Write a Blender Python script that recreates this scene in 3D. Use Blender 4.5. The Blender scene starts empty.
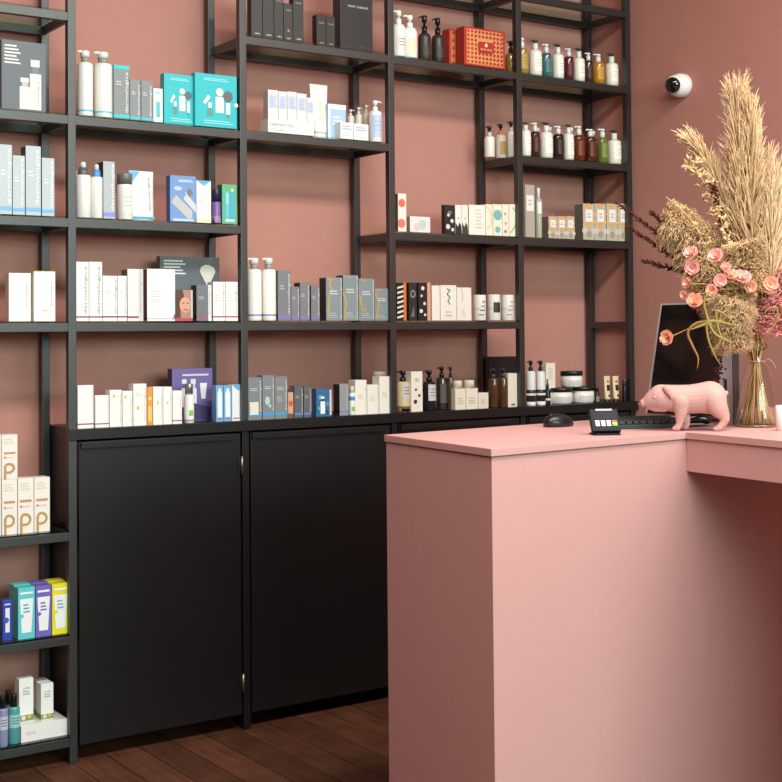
import bpy, bmesh, math, random
from mathutils import Vector, Matrix
random.seed(7)
sc = bpy.context.scene
COL = sc.collection
# ------------------------------------------------------------------ camera numbers (frame taken as 782 x 782)
F, V0, YAW, PITCH, ROLL = 1341.12, 300.05, 0.60412, 0.02461, -0.00861
CAM = Vector((-1.54201, -3.96481, 1.30915))
_cy, _sy = math.cos(YAW), math.sin(YAW)
FW = Vector((_sy*math.cos(PITCH), _cy*math.cos(PITCH), math.sin(PITCH)))
_r = Vector((_cy, -_sy, 0)); _u = _r.cross(FW)
RT = _r*math.cos(ROLL)+_u*math.sin(ROLL)
UP = -_r*math.sin(ROLL)+_u*math.cos(ROLL)
def ray(u, v): return FW*F + RT*(u-391) - UP*(v-V0)
def on_y(u, v, y): d = ray(u, v); return CAM+d*((y-CAM.y)/d.y)
def on_z(u, v, z): d = ray(u, v); return CAM+d*((z-CAM.z)/d.z)
def on_x(u, v, x): d = ray(u, v); return CAM+d*((x-CAM.x)/d.x)
def at_depth(u, v, dep): return CAM+ray(u, v)*(dep/F)
def depth(p): return (p-CAM).dot(FW)

# ------------------------------------------------------------------ materials
MC = {}
def lin(c): c /= 255; return c/12.92 if c <= .04045 else ((c+.055)/1.055)**2.4
def M(rgb, rough=.5, metal=0, spec=.5, noise=0, bump=0, scale=40, coat=0):
    k = (tuple(rgb), rough, metal, spec, noise, bump, scale, coat)
    if k in MC: return MC[k]
    m = bpy.data.materials.new('surface'); m.use_nodes = True
    nt = m.node_tree; b = nt.nodes['Principled BSDF']
    c = tuple(lin(x) for x in rgb)+(1,)
    b.inputs['Base Color'].default_value = c
    b.inputs['Roughness'].default_value = rough
    b.inputs['Metallic'].default_value = metal
    b.inputs['Specular IOR Level'].default_value = spec
    b.inputs['Coat Weight'].default_value = coat
    if noise or bump:
        tc = nt.nodes.new('ShaderNodeTexCoord'); n = nt.nodes.new('ShaderNodeTexNoise')
        n.inputs['Scale'].default_value = scale; n.inputs['Detail'].default_value = 5
        nt.links.new(tc.outputs['Object'], n.inputs['Vector'])
        if noise:
            mx = nt.nodes.new('ShaderNodeMix'); mx.data_type = 'RGBA'
            mx.inputs[6].default_value = tuple(x*(1-noise) for x in c[:3])+(1,)
            mx.inputs[7].default_value = tuple(min(1, x*(1+noise)) for x in c[:3])+(1,)
            nt.links.new(n.outputs['Fac'], mx.inputs[0]); nt.links.new(mx.outputs[2], b.inputs['Base Color'])
        if bump:
            bp = nt.nodes.new('ShaderNodeBump'); bp.inputs['Strength'].default_value = bump; bp.inputs['Distance'].default_value = .002
            nt.links.new(n.outputs['Fac'], bp.inputs['Height']); nt.links.new(bp.outputs[0], b.inputs['Normal'])
    MC[k] = m; return m
def glass(tint=(225, 238, 232), fres=1.45, rough=.02, dens=1.0):
    k = ('glass', tint, fres, rough, dens)
    if k in MC: return MC[k]
    m = bpy.data.materials.new('clear_glass'); m.use_nodes = True
    nt = m.node_tree; nt.nodes.clear()
    o = nt.nodes.new('ShaderNodeOutputMaterial'); t = nt.nodes.new('ShaderNodeBsdfTransparent'); g = nt.nodes.new('ShaderNodeBsdfGlossy')
    fr = nt.nodes.new('ShaderNodeFresnel'); mx = nt.nodes.new('ShaderNodeMixShader')
    t.inputs[0].default_value = tuple(lin(x) for x in tint)+(1,); g.inputs['Roughness'].default_value = rough
    fr.inputs['IOR'].default_value = fres
    ge = nt.nodes.new('ShaderNodeNewGeometry'); su = nt.nodes.new('ShaderNodeMath'); su.operation = 'SUBTRACT'; su.inputs[0].default_value = 1
    mu = nt.nodes.new('ShaderNodeMath'); mu.operation = 'MULTIPLY'; nt.links.new(ge.outputs['Backfacing'], su.inputs[1]); nt.links.new(su.outputs[0], mu.inputs[0]); nt.links.new(fr.outputs[0], mu.inputs[1])
    nt.links.new(mu.outputs[0], mx.inputs[0]); nt.links.new(t.outputs[0], mx.inputs[1]); nt.links.new(g.outputs[0], mx.inputs[2])
    nt.links.new(mx.outputs[0], o.inputs[0]); MC[k] = m; return m
def liquid(rgb, dens=.75):
    """tinted clear plastic full of coloured liquid"""
    k = ('liq', rgb, dens)
    if k in MC: return MC[k]
    m = bpy.data.materials.new('tinted_bottle'); m.use_nodes = True
    b = m.node_tree.nodes['Principled BSDF']
    b.inputs['Base Color'].default_value = tuple(lin(x) for x in rgb)+(1,)
    b.inputs['Roughness'].default_value = .12; b.inputs['Transmission Weight'].default_value = .25; b.inputs['Coat Weight'].default_value = .4
    MC[k] = m; return m

STEEL = M((18, 18, 18), .44, .0, 1.0, noise=.25, scale=9)
STEELD = M((20, 19, 20), .36, .0, .5, noise=.18, scale=6)
PINKWALL = M((187, 132, 120), .75, 0, .3, noise=.04, bump=.12, scale=30)
PINK = M((205, 155, 152), .5, 0, .4, noise=.03, bump=.06, scale=60)
WHITE = (230, 228, 224); BLACK = (20, 19, 19); GREY = (140, 145, 150); PAPER = (236, 231, 222)

# ------------------------------------------------------------------ mesh builder
TXT = {}
def text_geo(s):
    if s in TXT: return TXT[s]
    c = bpy.data.curves.new('lettering', 'FONT'); c.body = s; c.size = 1; c.resolution_u = 2
    o = bpy.data.objects.new('lettering', c); COL.objects.link(o)
    dg = bpy.context.evaluated_depsgraph_get()
    me = bpy.data.meshes.new_from_object(o.evaluated_get(dg))
    vs = [v.co.copy() for v in me.vertices]; fs = [tuple(p.vertices) for p in me.polygons]
    bpy.data.objects.remove(o); bpy.data.curves.remove(c); bpy.data.meshes.remove(me)
    x0 = min(v.x for v in vs); x1 = max(v.x for v in vs); y0 = min(v.y for v in vs); y1 = max(v.y for v in vs)
    TXT[s] = ([((v.x-x0)/(x1-x0), (v.y-y0)/(y1-y0)) for v in vs], fs, (x1-x0)/(y1-y0)); return TXT[s]
class MB:
    def __init__(s): s.v = []; s.f = []; s.m = []; s.sm = []; s.mats = []
    def mi(s, m):
        if m not in s.mats: s.mats.append(m)
        return s.mats.index(m)
    def face(s, pts, m, smooth=False):
        b = len(s.v); s.v += [tuple(p) for p in pts]; s.f.append(tuple(range(b, b+len(pts)))); s.m.append(s.mi(m)); s.sm.append(smooth)
    def mesh(s, vs, fs, m, smooth=True):
        b = len(s.v); s.v += [tuple(p) for p in vs]; k = s.mi(m)
        for f in fs: s.f.append(tuple(i+b for i in f)); s.m.append(k); s.sm.append(smooth)
    def box(s, x0, x1, y0, y1, z0, z1, m, c=0):
        """box; c > 0 rounds its vertical and horizontal edges with a small chamfer"""
        if c <= 0:
            vs = [(x, y, z) for z in (z0, z1) for y in (y0, y1) for x in (x0, x1)]
            s.mesh(vs, [(0, 2, 3, 1), (4, 5, 7, 6), (0, 1, 5, 4), (2, 6, 7, 3), (0, 4, 6, 2), (1, 3, 7, 5)], m, False); return
        bm = bmesh.new(); bmesh.ops.create_cube(bm, size=1)
        for v in bm.verts: v.co = Vector(((x0+x1)/2+v.co.x*(x1-x0), (y0+y1)/2+v.co.y*(y1-y0), (z0+z1)/2+v.co.z*(z1-z0)))
        bmesh.ops.bevel(bm, geom=bm.edges[:], offset=c, segments=2, affect='EDGES', profile=.7)
        bm.verts.index_update(); s.mesh([v.co.copy() for v in bm.verts], [tuple(v.index for v in f.verts) for f in bm.faces], m, False); bm.free()
    def lathe(s, prof, m, seg=20, c=(0, 0, 0), a0=0, a1=2*math.pi, sx=1, sy=1, axis='z'):
        """prof = [(r, z, material or None)]; open arc when a1-a0 < 2 pi"""
        full = abs(a1-a0-2*math.pi) < 1e-6; n = seg if full else seg+1
        ring = []
        for p in prof:
            r, z = p[0], p[1]; b = len(s.v); ring.append(b)
            for i in range(n):
                a = a0+(a1-a0)*i/seg; q = (r*math.cos(a)*sx, r*math.sin(a)*sy, z)
                if axis == 'x': q = (q[2], q[0], q[1])
                if axis == 'y': q = (q[0], q[2], q[1])
                s.v.append((c[0]+q[0], c[1]+q[1], c[2]+q[2]))
        for j in range(len(prof)-1):
            mm = prof[j][2] if len(prof[j]) > 2 and prof[j][2] else m; k = s.mi(mm)
            for i in range(seg):
                i2 = (i+1) % n
                s.f.append((ring[j]+i, ring[j]+i2, ring[j+1]+i2, ring[j+1]+i)); s.m.append(k); s.sm.append(True)
        if full:
            for j, rev in ((0, True), (len(prof)-1, False)):
                if prof[j][0] > 1e-5:
                    idx = [ring[j]+i for i in range(n)]; mm = prof[min(j, len(prof)-2)]
                    mm = mm[2] if len(mm) > 2 and mm[2] else m
                    s.f.append(tuple(reversed(idx) if rev else idx)); s.m.append(s.mi(mm)); s.sm.append(False)
    def tube(s, pts, rad, m, seg=6, cap=True):
        pts = [Vector(p) for p in pts]; n = len(pts)
        if not isinstance(rad, (list, tuple)): rad = [rad]*n
        rings = []; ref = Vector((0.31, .2, .93))
        for i, p in enumerate(pts):
            t = (pts[min(i+1, n-1)]-pts[max(i-1, 0)]).normalized()
            a = t.cross(ref)
            if a.length < .05: a = t.cross(Vector((1, 0, 0)))
            a.normalize(); b = t.cross(a); rings.append(len(s.v))
            for k in range(seg):
                an = 2*math.pi*k/seg; s.v.append(tuple(p+(a*math.cos(an)+b*math.sin(an))*rad[i]))
        k_ = s.mi(m)
        for i in range(n-1):
            for k in range(seg):
                k2 = (k+1) % seg; s.f.append((rings[i]+k, rings[i]+k2, rings[i+1]+k2, rings[i+1]+k)); s.m.append(k_); s.sm.append(True)
        if cap:
            s.f.append(tuple(rings[0]+k for k in reversed(range(seg)))); s.m.append(k_); s.sm.append(False)
            s.f.append(tuple(rings[-1]+k for k in range(seg))); s.m.append(k_); s.sm.append(False)
    def text(s, t, o, ex, ez, m):
        """lettering as printed faces: o = lower left corner, ex/ez = full extents"""
        vs, fs, r = text_geo(t); o = Vector(o); ex = Vector(ex); ez = Vector(ez)
        s.mesh([o+ex*a+ez*b for a, b in vs], fs, m, False)
    def build(s, name, parent=None, loc=None, rz=0, bevel=0):
        me = bpy.data.meshes.new(name); me.from_pydata(s.v, [], s.f)
        for m in s.mats: me.materials.append(m)
        for p, k, q in zip(me.polygons, s.m, s.sm): p.material_index = k; p.use_smooth = q
        me.update()
        o = bpy.data.objects.new(name, me); COL.objects.link(o)
        if parent: o.parent = parent
        if loc is not None: o.location = loc
        o.rotation_euler.z = rz
        return o
def tag(o, label, cat, group=None, kind=None):
    o['label'] = label; o['category'] = cat
    if group: o['group'] = group
    if kind: o['kind'] = kind
    return o
def root(name, loc, label, cat, group=None, rz=0):
    o = bpy.data.objects.new(name, None); o.empty_display_size = .03; COL.objects.link(o); o.location = loc; o.rotation_euler.z = rz
    return tag(o, label, cat, group)
def struct(o): o['kind'] = 'structure'; return o

# ------------------------------------------------------------------ the room
XB, XC, XD, XE = .60003, 1.20468, 1.80696, 2.39288
XS = {'L': -.6, 'A': 0.0, 'B': XB, 'C': XC, 'D': XD, 'E': XE}
LV = {-1: 2.62479, 0: 2.3121, 1: 1.99072, 2: 1.67128, 3: 1.34817, 4: 1.02147, 5: .70569, 6: .38979, 7: .07872}
WALLY, WALLX = .275, 2.4185
XL, YF, HC = -3.6, -7.6, 3.5
def floor_mat():
    m = bpy.data.materials.new('dark_plank_floor'); m.use_nodes = True; nt = m.node_tree; b = nt.nodes['Principled BSDF']; L = nt.links.new
    tc = nt.nodes.new('ShaderNodeTexCoord'); mp = nt.nodes.new('ShaderNodeMapping'); mp.inputs['Rotation'].default_value = (0, 0, math.pi/2)
    br = nt.nodes.new('ShaderNodeTexBrick'); br.offset = .37
    br.inputs['Scale'].default_value = 1; br.inputs['Brick Width'].default_value = 1.5; br.inputs['Row Height'].default_value = .115
    br.inputs['Mortar Size'].default_value = .0022; br.inputs['Color1'].default_value = (.12, .045, .023, 1); br.inputs['Color2'].default_value = (.07, .027, .015, 1); br.inputs['Mortar'].default_value = (.022, .010, .007, 1)
    mp2 = nt.nodes.new('ShaderNodeMapping'); mp2.inputs['Scale'].default_value = (30, 2.2, 1)
    n = nt.nodes.new('ShaderNodeTexNoise'); n.inputs['Scale'].default_value = 1.5; n.inputs['Detail'].default_value = 8; n.inputs['Roughness'].default_value = .65
    n2 = nt.nodes.new('ShaderNodeTexNoise'); n2.inputs['Scale'].default_value = 7; n2.inputs['Detail'].default_value = 4
    mx = nt.nodes.new('ShaderNodeMix'); mx.data_type = 'RGBA'; mx.blend_type = 'OVERLAY'; mx.inputs[0].default_value = .75
    mx2 = nt.nodes.new('ShaderNodeMix'); mx2.data_type = 'RGBA'; mx2.blend_type = 'OVERLAY'; mx2.inputs[0].default_value = .6
    L(tc.outputs['Object'], mp.inputs[0]); L(mp.outputs[0], br.inputs['Vector']); L(tc.outputs['Object'], mp2.inputs[0]); L(mp2.outputs[0], n.inputs['Vector']); L(tc.outputs['Object'], n2.inputs['Vector'])
    L(br.outputs['Color'], mx.inputs[6]); L(n.outputs['Fac'], mx.inputs[7]); L(mx.outputs[2], mx2.inputs[6]); L(n2.outputs['Fac'], mx2.inputs[7]); L(mx2.outputs[2], b.inputs['Base Color'])
    bp = nt.nodes.new('ShaderNodeBump'); bp.inputs['Strength'].default_value = .3; bp.inputs['Distance'].default_value = .003; L(n.outputs['Fac'], bp.inputs['Height']); L(bp.outputs[0], b.inputs['Normal'])
    b.inputs['Roughness'].default_value = .5; b.inputs['Specular IOR Level'].default_value = .35
    return m
T = .12
mb = MB(); mb.box(XL-T, WALLX+T, YF-T, WALLY+T, -.1, 0, floor_mat()); struct(mb.build('floor'))
mb = MB(); mb.box(XL-T, WALLX+T, YF-T, WALLY+T, HC, HC+.1, M((176, 150, 142), .9)); struct(mb.build('ceiling'))
mb = MB(); mb.box(XL-T, WALLX+T, WALLY, WALLY+T, 0, HC, PINKWALL); struct(mb.build('wall_back'))
mb = MB(); mb.box(WALLX, WALLX+T, YF-T, WALLY, 0, HC, PINKWALL); struct(mb.build('wall_right'))
mb = MB(); mb.box(XL-T, XL, YF-T, WALLY, 0, HC, M((120, 84, 76), .8)); struct(mb.build('wall_left'))
WX0, WX1, WZ0, WZ1 = -2.0, 2.38, 1.75, 3.45
mb = MB(); wm = M((140, 100, 92), .8)
mb.box(XL, WX0, YF-T, YF, 0, HC, wm); mb.box(WX1, WALLX, YF-T, YF, 0, HC, wm)
mb.box(WX0, WX1, YF-T, YF, 0, WZ0, wm); mb.box(WX0, WX1, YF-T, YF, WZ1, HC, wm); struct(mb.build('wall_front'))
wf = MB()
for x in (WX0, (WX0+WX1)/2-.03, WX1-.06): wf.box(x, x+.06, YF-.09, YF-.03, WZ0, WZ1, STEEL)
for z in (WZ0, WZ1-.06): wf.box(WX0, WX1, YF-.085, YF-.035, z, z+.06, STEEL)
w = struct(wf.build('window_1'))
pn = MB(); pn.box(WX0+.01, WX1-.01, YF-.065, YF-.058, WZ0+.01, WZ1-.01, glass()); pn.build('window_pane', w)

# ------------------------------------------------------------------ the steel shelving
PT = .0125; DY = .2304
shelf = root('display_shelving', (XB, .13, 0), 'tall black steel wall shelving with staggered glass shelves against the pink wall', 'shelving')
def sub(mb, name, parent=shelf, org=(XB, .13, 0)):
    mb.v = [(x-org[0], y-org[1], z-org[2]) for x, y, z in mb.v]; return mb.build(name, parent)
for k, x in XS.items():
    for y0 in (0, DY):
        m = MB(); z0 = 0 if k in 'LA' else LV[4]
        if k == 'A':
            m.box(x-PT, x+PT, y0, y0+2*PT, 0, 2.95, STEEL, .0015)
        else: m.box(x-PT, x+PT, y0, y0+2*PT, z0, 2.95, STEEL, .0015)
        sub(m, 'post')
RH = .0265
cells = {'LA': [-1, 0, 1, 2, 3, 5, 6, 7], 'AB': [1, 2, 3], 'BC': [0, 1, 3], 'CD': [-1, 0, 2, 3], 'DE': [-1, 0, 1, 2]}
for c, ls in cells.items():
    a, b = XS[c[0]], XS[c[1]]
    for l in ls:
        z = LV[l]; m = MB()
        m.box(a+PT, b-PT, .001, .001+2*PT-.003, z-RH, z, STEEL, .0012)
        m.box(a+PT, b-PT, DY+.001, DY+2*PT-.002, z-RH, z, STEEL, .0012)
        for x0 in (a+.0005, b-PT+.0005):
            m.box(x0, x0+PT-.001, 2*PT, DY, z-RH, z, STEEL)
        sub(m, 'shelf_frame')
        g = MB(); g.box(a+PT+.001, b-PT-.001, .002, DY+2*PT-.002, z, z+.006, glass((224, 238, 230), 1.45)); sub(g, 'glass_shelf')
m = MB(); m.box(XE-PT+.002, XE+PT-.002, 2*PT, DY, LV[3]-RH, LV[3], STEEL); sub(m, 'side_rail')
for k, l in (('C', 0), ('D', 0), ('E', -1), ('E', 0), ('E', 1), ('D', -1), ('E', 2)):
    m = MB()
    for q in range(3): m.lathe([(.003, 0), (.003, .0015), (.0012, .003), (0, .003)], M((150, 150, 150), .3, 1), 8, (XS[k]-PT+.006, DY-.0001, LV[l]-.04-.0+q*.016), axis='y'); 
    # heads point towards the room
    m.v = [(x, 2*DY-y, z) for x, y, z in m.v]; sub(m, 'bolt')

# ------------------------------------------------------------------ base cabinet with four steel doors
cab = root('base_cabinet', (1.2, .12, 0), 'long low black steel cabinet with plain doors under the glass shelves', 'cabinet')
CO = (1.2, .12, 0); ZT = LV[4]; TH = .034
def csub(mb, name, parent=cab): return sub(mb, name, parent, CO)
m = MB(); m.box(.0135, XE+.0225, -.010, WALLY-.004, ZT-TH, ZT, STEELD, .0015)
m.box(-.012, .0135, -.010, -.001, ZT-TH, ZT, STEELD, .001); csub(m, 'top')
for x in (.0, XB, XC, XD, XE):
    if x == 0: continue
    m = MB(); m.box(x-PT, x+PT, -.002, .024, 0, ZT-TH, STEELD, .0012); csub(m, 'upright')
m = MB(); m.box(.0145, .024, .03, WALLY-.004, .05, ZT-TH, STEELD); csub(m, 'side_panel')
m = MB(); m.box(XE+.004, XE+.012, .03, WALLY-.004, .05, ZT-TH, STEELD); csub(m, 'side_panel')
m = MB(); m.box(.025, XE, .03, WALLY-.004, .055, .07, STEELD); csub(m, 'bottom_panel')
for a, b in ((.0, XB), (XB, XC), (XC, XD), (XD, XE)):
    d = MB(); x0, x1 = a+PT+.008, b-PT-.006; d.box(x0, x1, .001, .021, .052, ZT-TH-.007, STEELD, .001)
    do = csub(d, 'door')
    h = MB(); h.box(x0+.004, x1-.035, -.010, .0008, ZT-TH-.028, ZT-TH-.0085, STEELD, .0015); hh = h.build('handle_lip', do)
    hh.data.transform(Matrix.Translation((-CO[0], -CO[1], 0)))
    for z in (.155, .875):
        q = MB(); q.lathe([(.0045, -.03), (.0045, .03)], M((150, 138, 122), .35, .9), 10, (x1+.003, -.004, z)); q.box(x1-.012, x1, -.002, .0005, z-.02, z+.02, STEELD)
        qo = q.build('hinge', do); qo.data.transform(Matrix.Translation((-CO[0], -CO[1], 0)))

# ------------------------------------------------------------------ pink reception counter
ZC = 1.05
P_fl = on_z(491.2, 449, ZC); P_in = on_z(686, 432.2, ZC)
e1 = (P_in-P_fl); LIN = e1.length; CA = math.atan2(e1.y, e1.x)
P_bl = on_z(384.2, 434.8, ZC); SL = .017; DEP = (P_bl-P_fl).length
_sk = math.atan2(P_bl.y-P_fl.y, P_bl.x-P_fl.x)-CA   # the counter end is not quite square to its front
def skew(mb): mb.v = [(x+y*math.cos(_sk), y*math.sin(_sk), z) for x, y, z in mb.v]; return mb
ctr = root('reception_counter', (P_fl.x, P_fl.y, 0), 'matt pink reception counter with a thin top slab and an overhanging desk wing', 'counter', None, CA)
m = MB(); m.box(.004, 1.72, .004, DEP-.004, 0, ZC-SL-.003, PINK, .001); skew(m).build('body', ctr)
m = MB(); m.box(0, 1.73, 0, DEP, ZC-SL, ZC, PINK, .0012); m.box(.012, 1.71, .012, DEP-.012, ZC-SL-.003, ZC-SL, PINK); skew(m).build('top_slab', ctr)
W2, L2 = .88, 1.0
m = MB(); m.box(LIN, LIN+W2, -L2, -.0005, ZC-SL, ZC, PINK, .0012); skew(m).build('wing_top', ctr)
m = MB(); m.box(LIN+.005, LIN+.023, -L2+.02, .003, ZC-SL-.083, ZC-SL-.0015, PINK, .001); m.box(LIN+.023, LIN+W2-.01, -L2+.02, .003, ZC-SL-.083, ZC-SL-.07, PINK); skew(m).build('wing_apron', ctr)
m = MB(); m.box(LIN+.01, LIN+W2-.01, -L2+.001, -L2+.02, 0, ZC-SL-.0015, PINK, .001); skew(m).build('wing_end_panel', ctr)

# ------------------------------------------------------------------ products
GL = .006
def zbase(l): return LV[l]+(GL if l != 4 else 0)
def carton(l, u0, u1, vt, col, label, prints=(), d=.042, y=.016, name='carton', cat='box', group=None, rough=.45, base=None, vb=None, rz=0):
    zb = zbase(l) if base is None else base
    vm = vt+12
    x0 = on_y(u0, vm, y).x; x1 = on_y(u1, vm, y).x; w = x1-x0-.0008
    h = on_y((u0+u1)/2, vt, y).z-zb
    m = MB(); bm_ = M(col, rough)
    m.box(-w/2, w/2, 0, d, 0, h, bm_, min(.0012, w*.04))
    e = -.0005
    def R(a, b, c_, d_, cc): m.face([(-w/2+a*w, e, b*h), (-w/2+c_*w, e, b*h), (-w/2+c_*w, e, d_*h), (-w/2+a*w, e, d_*h)], M(cc, .5))
    lay = 0
    for p in prints:
        lay += 1; e = -.0004-.00012*lay
        if p[0] == 'b':
            R(.0, p[1], 1., p[2], p[3])
            for sx in (-1, 1):
                X_ = sx*(w/2+.0004); q = [(X_, .001, p[1]*h), (X_, d-.001, p[1]*h), (X_, d-.001, p[2]*h), (X_, .001, p[2]*h)]
                m.face(q if sx > 0 else q[::-1], M(p[3], .5))
        elif p[0] == 'r': R(*p[1:])
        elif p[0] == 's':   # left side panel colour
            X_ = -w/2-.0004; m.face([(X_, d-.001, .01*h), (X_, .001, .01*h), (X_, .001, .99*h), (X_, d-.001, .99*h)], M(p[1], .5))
        elif p[0] == 'd':
            n = 18; sx = p[4] if len(p) > 4 and not isinstance(p[4], tuple) else 1; cc = p[-1]
            m.face([(-w/2+p[1]*w+p[3]*w*math.cos(2*math.pi*i/n), e, p[2]*h+sx*p[3]*w*math.sin(2*math.pi*i/n)) for i in range(n)], M(cc, .5))
        elif p[0] == 'v':   # upward running lettering: text, xc, letter height (of w), z0, z1, colour
            _, t, xc, sz, z0, z1, cc = p
            m.text(t, (-w/2+xc*w+sz*w/2, e, z0*h), (0, 0, (z1-z0)*h), (-sz*w, 0, 0), M(cc, .5))
        elif p[0] == 't':   # text, x0, x1, z0, z1, colour
            _, t, xa, xb, z0, z1, cc = p
            m.text(t, (-w/2+xa*w, e, z0*h), ((xb-xa)*w, 0, 0), (0, 0, (z1-z0)*h), M(cc, .5))
        elif p[0] == 'l':   # unreadably small lines of print
            _, xa, xb, z0, z1, n, cc = p
            for i in range(n):
                zz = z0+(z1-z0)*(i+.15)/n; R(xa, zz, xb-(xb-xa)*.12*((i*7) % 3), zz+(z1-z0)*.5/n, cc)
        elif p[0] == 'poly':
            m.face([(-w/2+a*w, e, b*h) for a, b in p[1]], M(p[2], .5))
        elif p[0] == 'pump':   # a printed picture of a bottle with a cap: xc, z0, width, height, body, cap
            _, xc, z0, ww, hh, c1, c2 = p
            R(xc-ww/2, z0, xc+ww/2, z0+hh*.72, c1); R(xc-ww*.3, z0+hh*.72, xc+ww*.3, z0+hh*.86, c2); R(xc-ww*.42, z0+hh*.86, xc+ww*.36, z0+hh, c1)
        elif p[0] == 'curve':
            _, pts, wd, cc = p
            for (xa, za), (xb, zb_) in zip(pts, pts[1:]):
                dx, dz = (xb-xa)*w, (zb_-za)*h; ln = math.hypot(dx, dz) or 1; nx, nz = -dz/ln*wd*w/2, dx/ln*wd*w/2
                A = Vector((-w/2+xa*w, e, za*h)); B = Vector((-w/2+xb*w, e, zb_*h)); N = Vector((nx, 0, nz))
                m.face([A-N, B-N, B+N, A+N], M(cc, .5))
    o = m.build(name, None, ((x0+x1)/2, y, zb), rz)
    return tag(o, label, cat, group), h+zb

def size_at(l, uc, wpx, vt, y, base=None):
    zb = zbase(l) if base is None else base
    p = on_y(uc, vt, y); w = on_y(uc+wpx/2, vt, y).x-on_y(uc-wpx/2, vt, y).x
    # a round thing is seen across the view, not along the shelf
    dp = depth(p); w = wpx*dp/F
    return p.x, w, p.z-zb, zb
def bottle(l, uc, wpx, vt, vs, label, col=WHITE, cap=WHITE, collar=None, style='pump', bands=(), lab=None, y=.018, group=None, name=None, cat='bottle', mat=None, noz=-1, dy=0, flat=1, capw=None, round_=.12, big=False, tall=False):
    r0 = wpx*4.2/F/2
    x, w, H, zb = size_at(l, uc, wpx, vt, y+r0)
    hs = on_y(uc, vs, y+r0).z-zb; r = w/2; yc = y+r*flat+dy
    nm = name or {'pump': 'pump_bottle', 'spray': 'spray_bottle', 'cap': 'bottle', 'dropper': 'dropper_bottle'}[style]
    o = root(nm, (x, yc, zb), label, cat, group)
    bm_ = mat or M(col, .35)
    cuts = sorted([(b[0], b[1], M(b[2], .4)) for b in bands])
    body = MB(); prof = [(r*.93, 0), (r, .003)]
    zz = [(.003, None)]
    for a, b, mm in cuts: zz += [(a*hs, mm), (b*hs, None)]
    prof = [(r*.93, 0, None)]+[(r, z_, mm) for z_, mm in zz]
    sh = hs*(1-round_*.55); nr = r*.42 if style in ('pump', 'dropper') else r*.6
    if style == 'cap': nr = r*.75
    for k in range(5):
        a = k/4*math.pi/2; prof.append((nr+(r-nr)*math.cos(a), sh+(hs-sh)*math.sin(a), None))
    body.lathe(prof, bm_, 22, sy=flat)
    if lab:
        z0, z1, cc, arc = lab[:4]
        body.lathe([(r+.0005, z0*hs), (r+.0005, z1*hs)], M(cc, .55), 12, a0=-math.pi/2-arc, a1=-math.pi/2+arc, sy=flat)
        if len(lab) > 4:
            for i in range(3):
                zq = z0*hs+(z1-z0)*hs*(.3+.2*i); body.lathe([(r+.0009, zq), (r+.0009, zq+hs*.02)], M(lab[4], .55), 8, a0=-math.pi/2-arc*.6, a1=-math.pi/2+arc*.6, sy=flat)
    body.build('bottle_body', o)
    cm = M(cap, .3) if not isinstance(cap, bpy.types.Material) else cap
    rest = H-hs
    if style == 'pump':
        cz = hs+rest*(.66 if tall else .38)
        if big: cz = hs+rest*.42; nr = r*.5
        c = MB(); c.lathe([(nr*1.02, hs-.001), (nr*1.02, cz)], (M(collar, .25, .9 if collar in ((196, 176, 120),) else 0) if collar else cm), 16); c.build('collar', o)
        ph = MB(); ph.lathe([(nr*1.12, cz+.0005), (nr*1.16, H-.004), (nr*1.0, H), (0, H)] if big else [(nr*.45, cz), (nr*.45, hs+rest*(.78 if tall else .6)), (nr*.95, hs+rest*(.8 if tall else .62)), (nr, H-.002), (nr*.8, H), (0, H)], cm, 16); po = ph.build('pump_head', o)
        n = MB(); n.tube([(0, 0, hs+rest*.9), (noz*r*.8, -r*.12, hs+rest*.9), (noz*r*1.15, -r*.15, hs+rest*.82)], [nr*.38, nr*.32, nr*.22], cm, 8); n.build('nozzle', po)
    elif style == 'spray':
        cz = hs+rest*.55
        c = MB(); c.lathe([(nr*1.05, hs-.001), (nr*1.1, hs+rest*.1), (nr*.95, cz)], M(collar or cap, .35), 16); c.build('collar', o)
        ph = MB(); ph.lathe([(nr*.62, cz), (nr*.62, H-.003), (nr*.4, H), (0, H)], cm, 14); ph.build('spray_head', o)
    elif style == 'dropper':
        c = MB(); c.lathe([(nr*1.05, hs-.001), (nr*1.05, hs+rest*.45), (nr*.6, hs+rest*.5), (nr*.55, H-.003), (nr*.2, H), (0, H)], cm, 14); c.build('dropper_cap', o)
    else:
        cr = r*(capw or .97)
        c = MB(); c.lathe([(cr, hs+.0008), (cr, H-.002), (cr*.94, H), (0, H)], cm, 20); c.build('cap', o)
    return o
def jar(l, uc, wpx, vt, vlid, label, col=WHITE, lid=BLACK, y=.03, group=None, base=None, lab=None):
    r0 = wpx*4.3/F/2
    x, w, H, zb = size_at(l, uc, wpx, vt, y+r0, base); r = w/2; hs = on_y(uc, vlid, y+r0).z-zb
    o = root('jar', (x, y+r, zb), label, 'jar', group)
    b = MB(); b.lathe([(r*.86, 0), (r*.96, hs*.15), (r*.98, hs*.6), (r*.95, hs)], M(col, .3), 26)
    if lab: b.lathe([(r*.99, hs*.25), (r*.995, hs*.6)], M(lab, .5), 14, a0=-2.6, a1=-.5)
    b.build('jar_body', o)
    c = MB(); c.lathe([(r, hs+.0005), (r, H-.002), (r*.96, H), (0, H)], M(lid, .35), 26); c.build('lid', o)
    return zb+H, x, y+r
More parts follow.
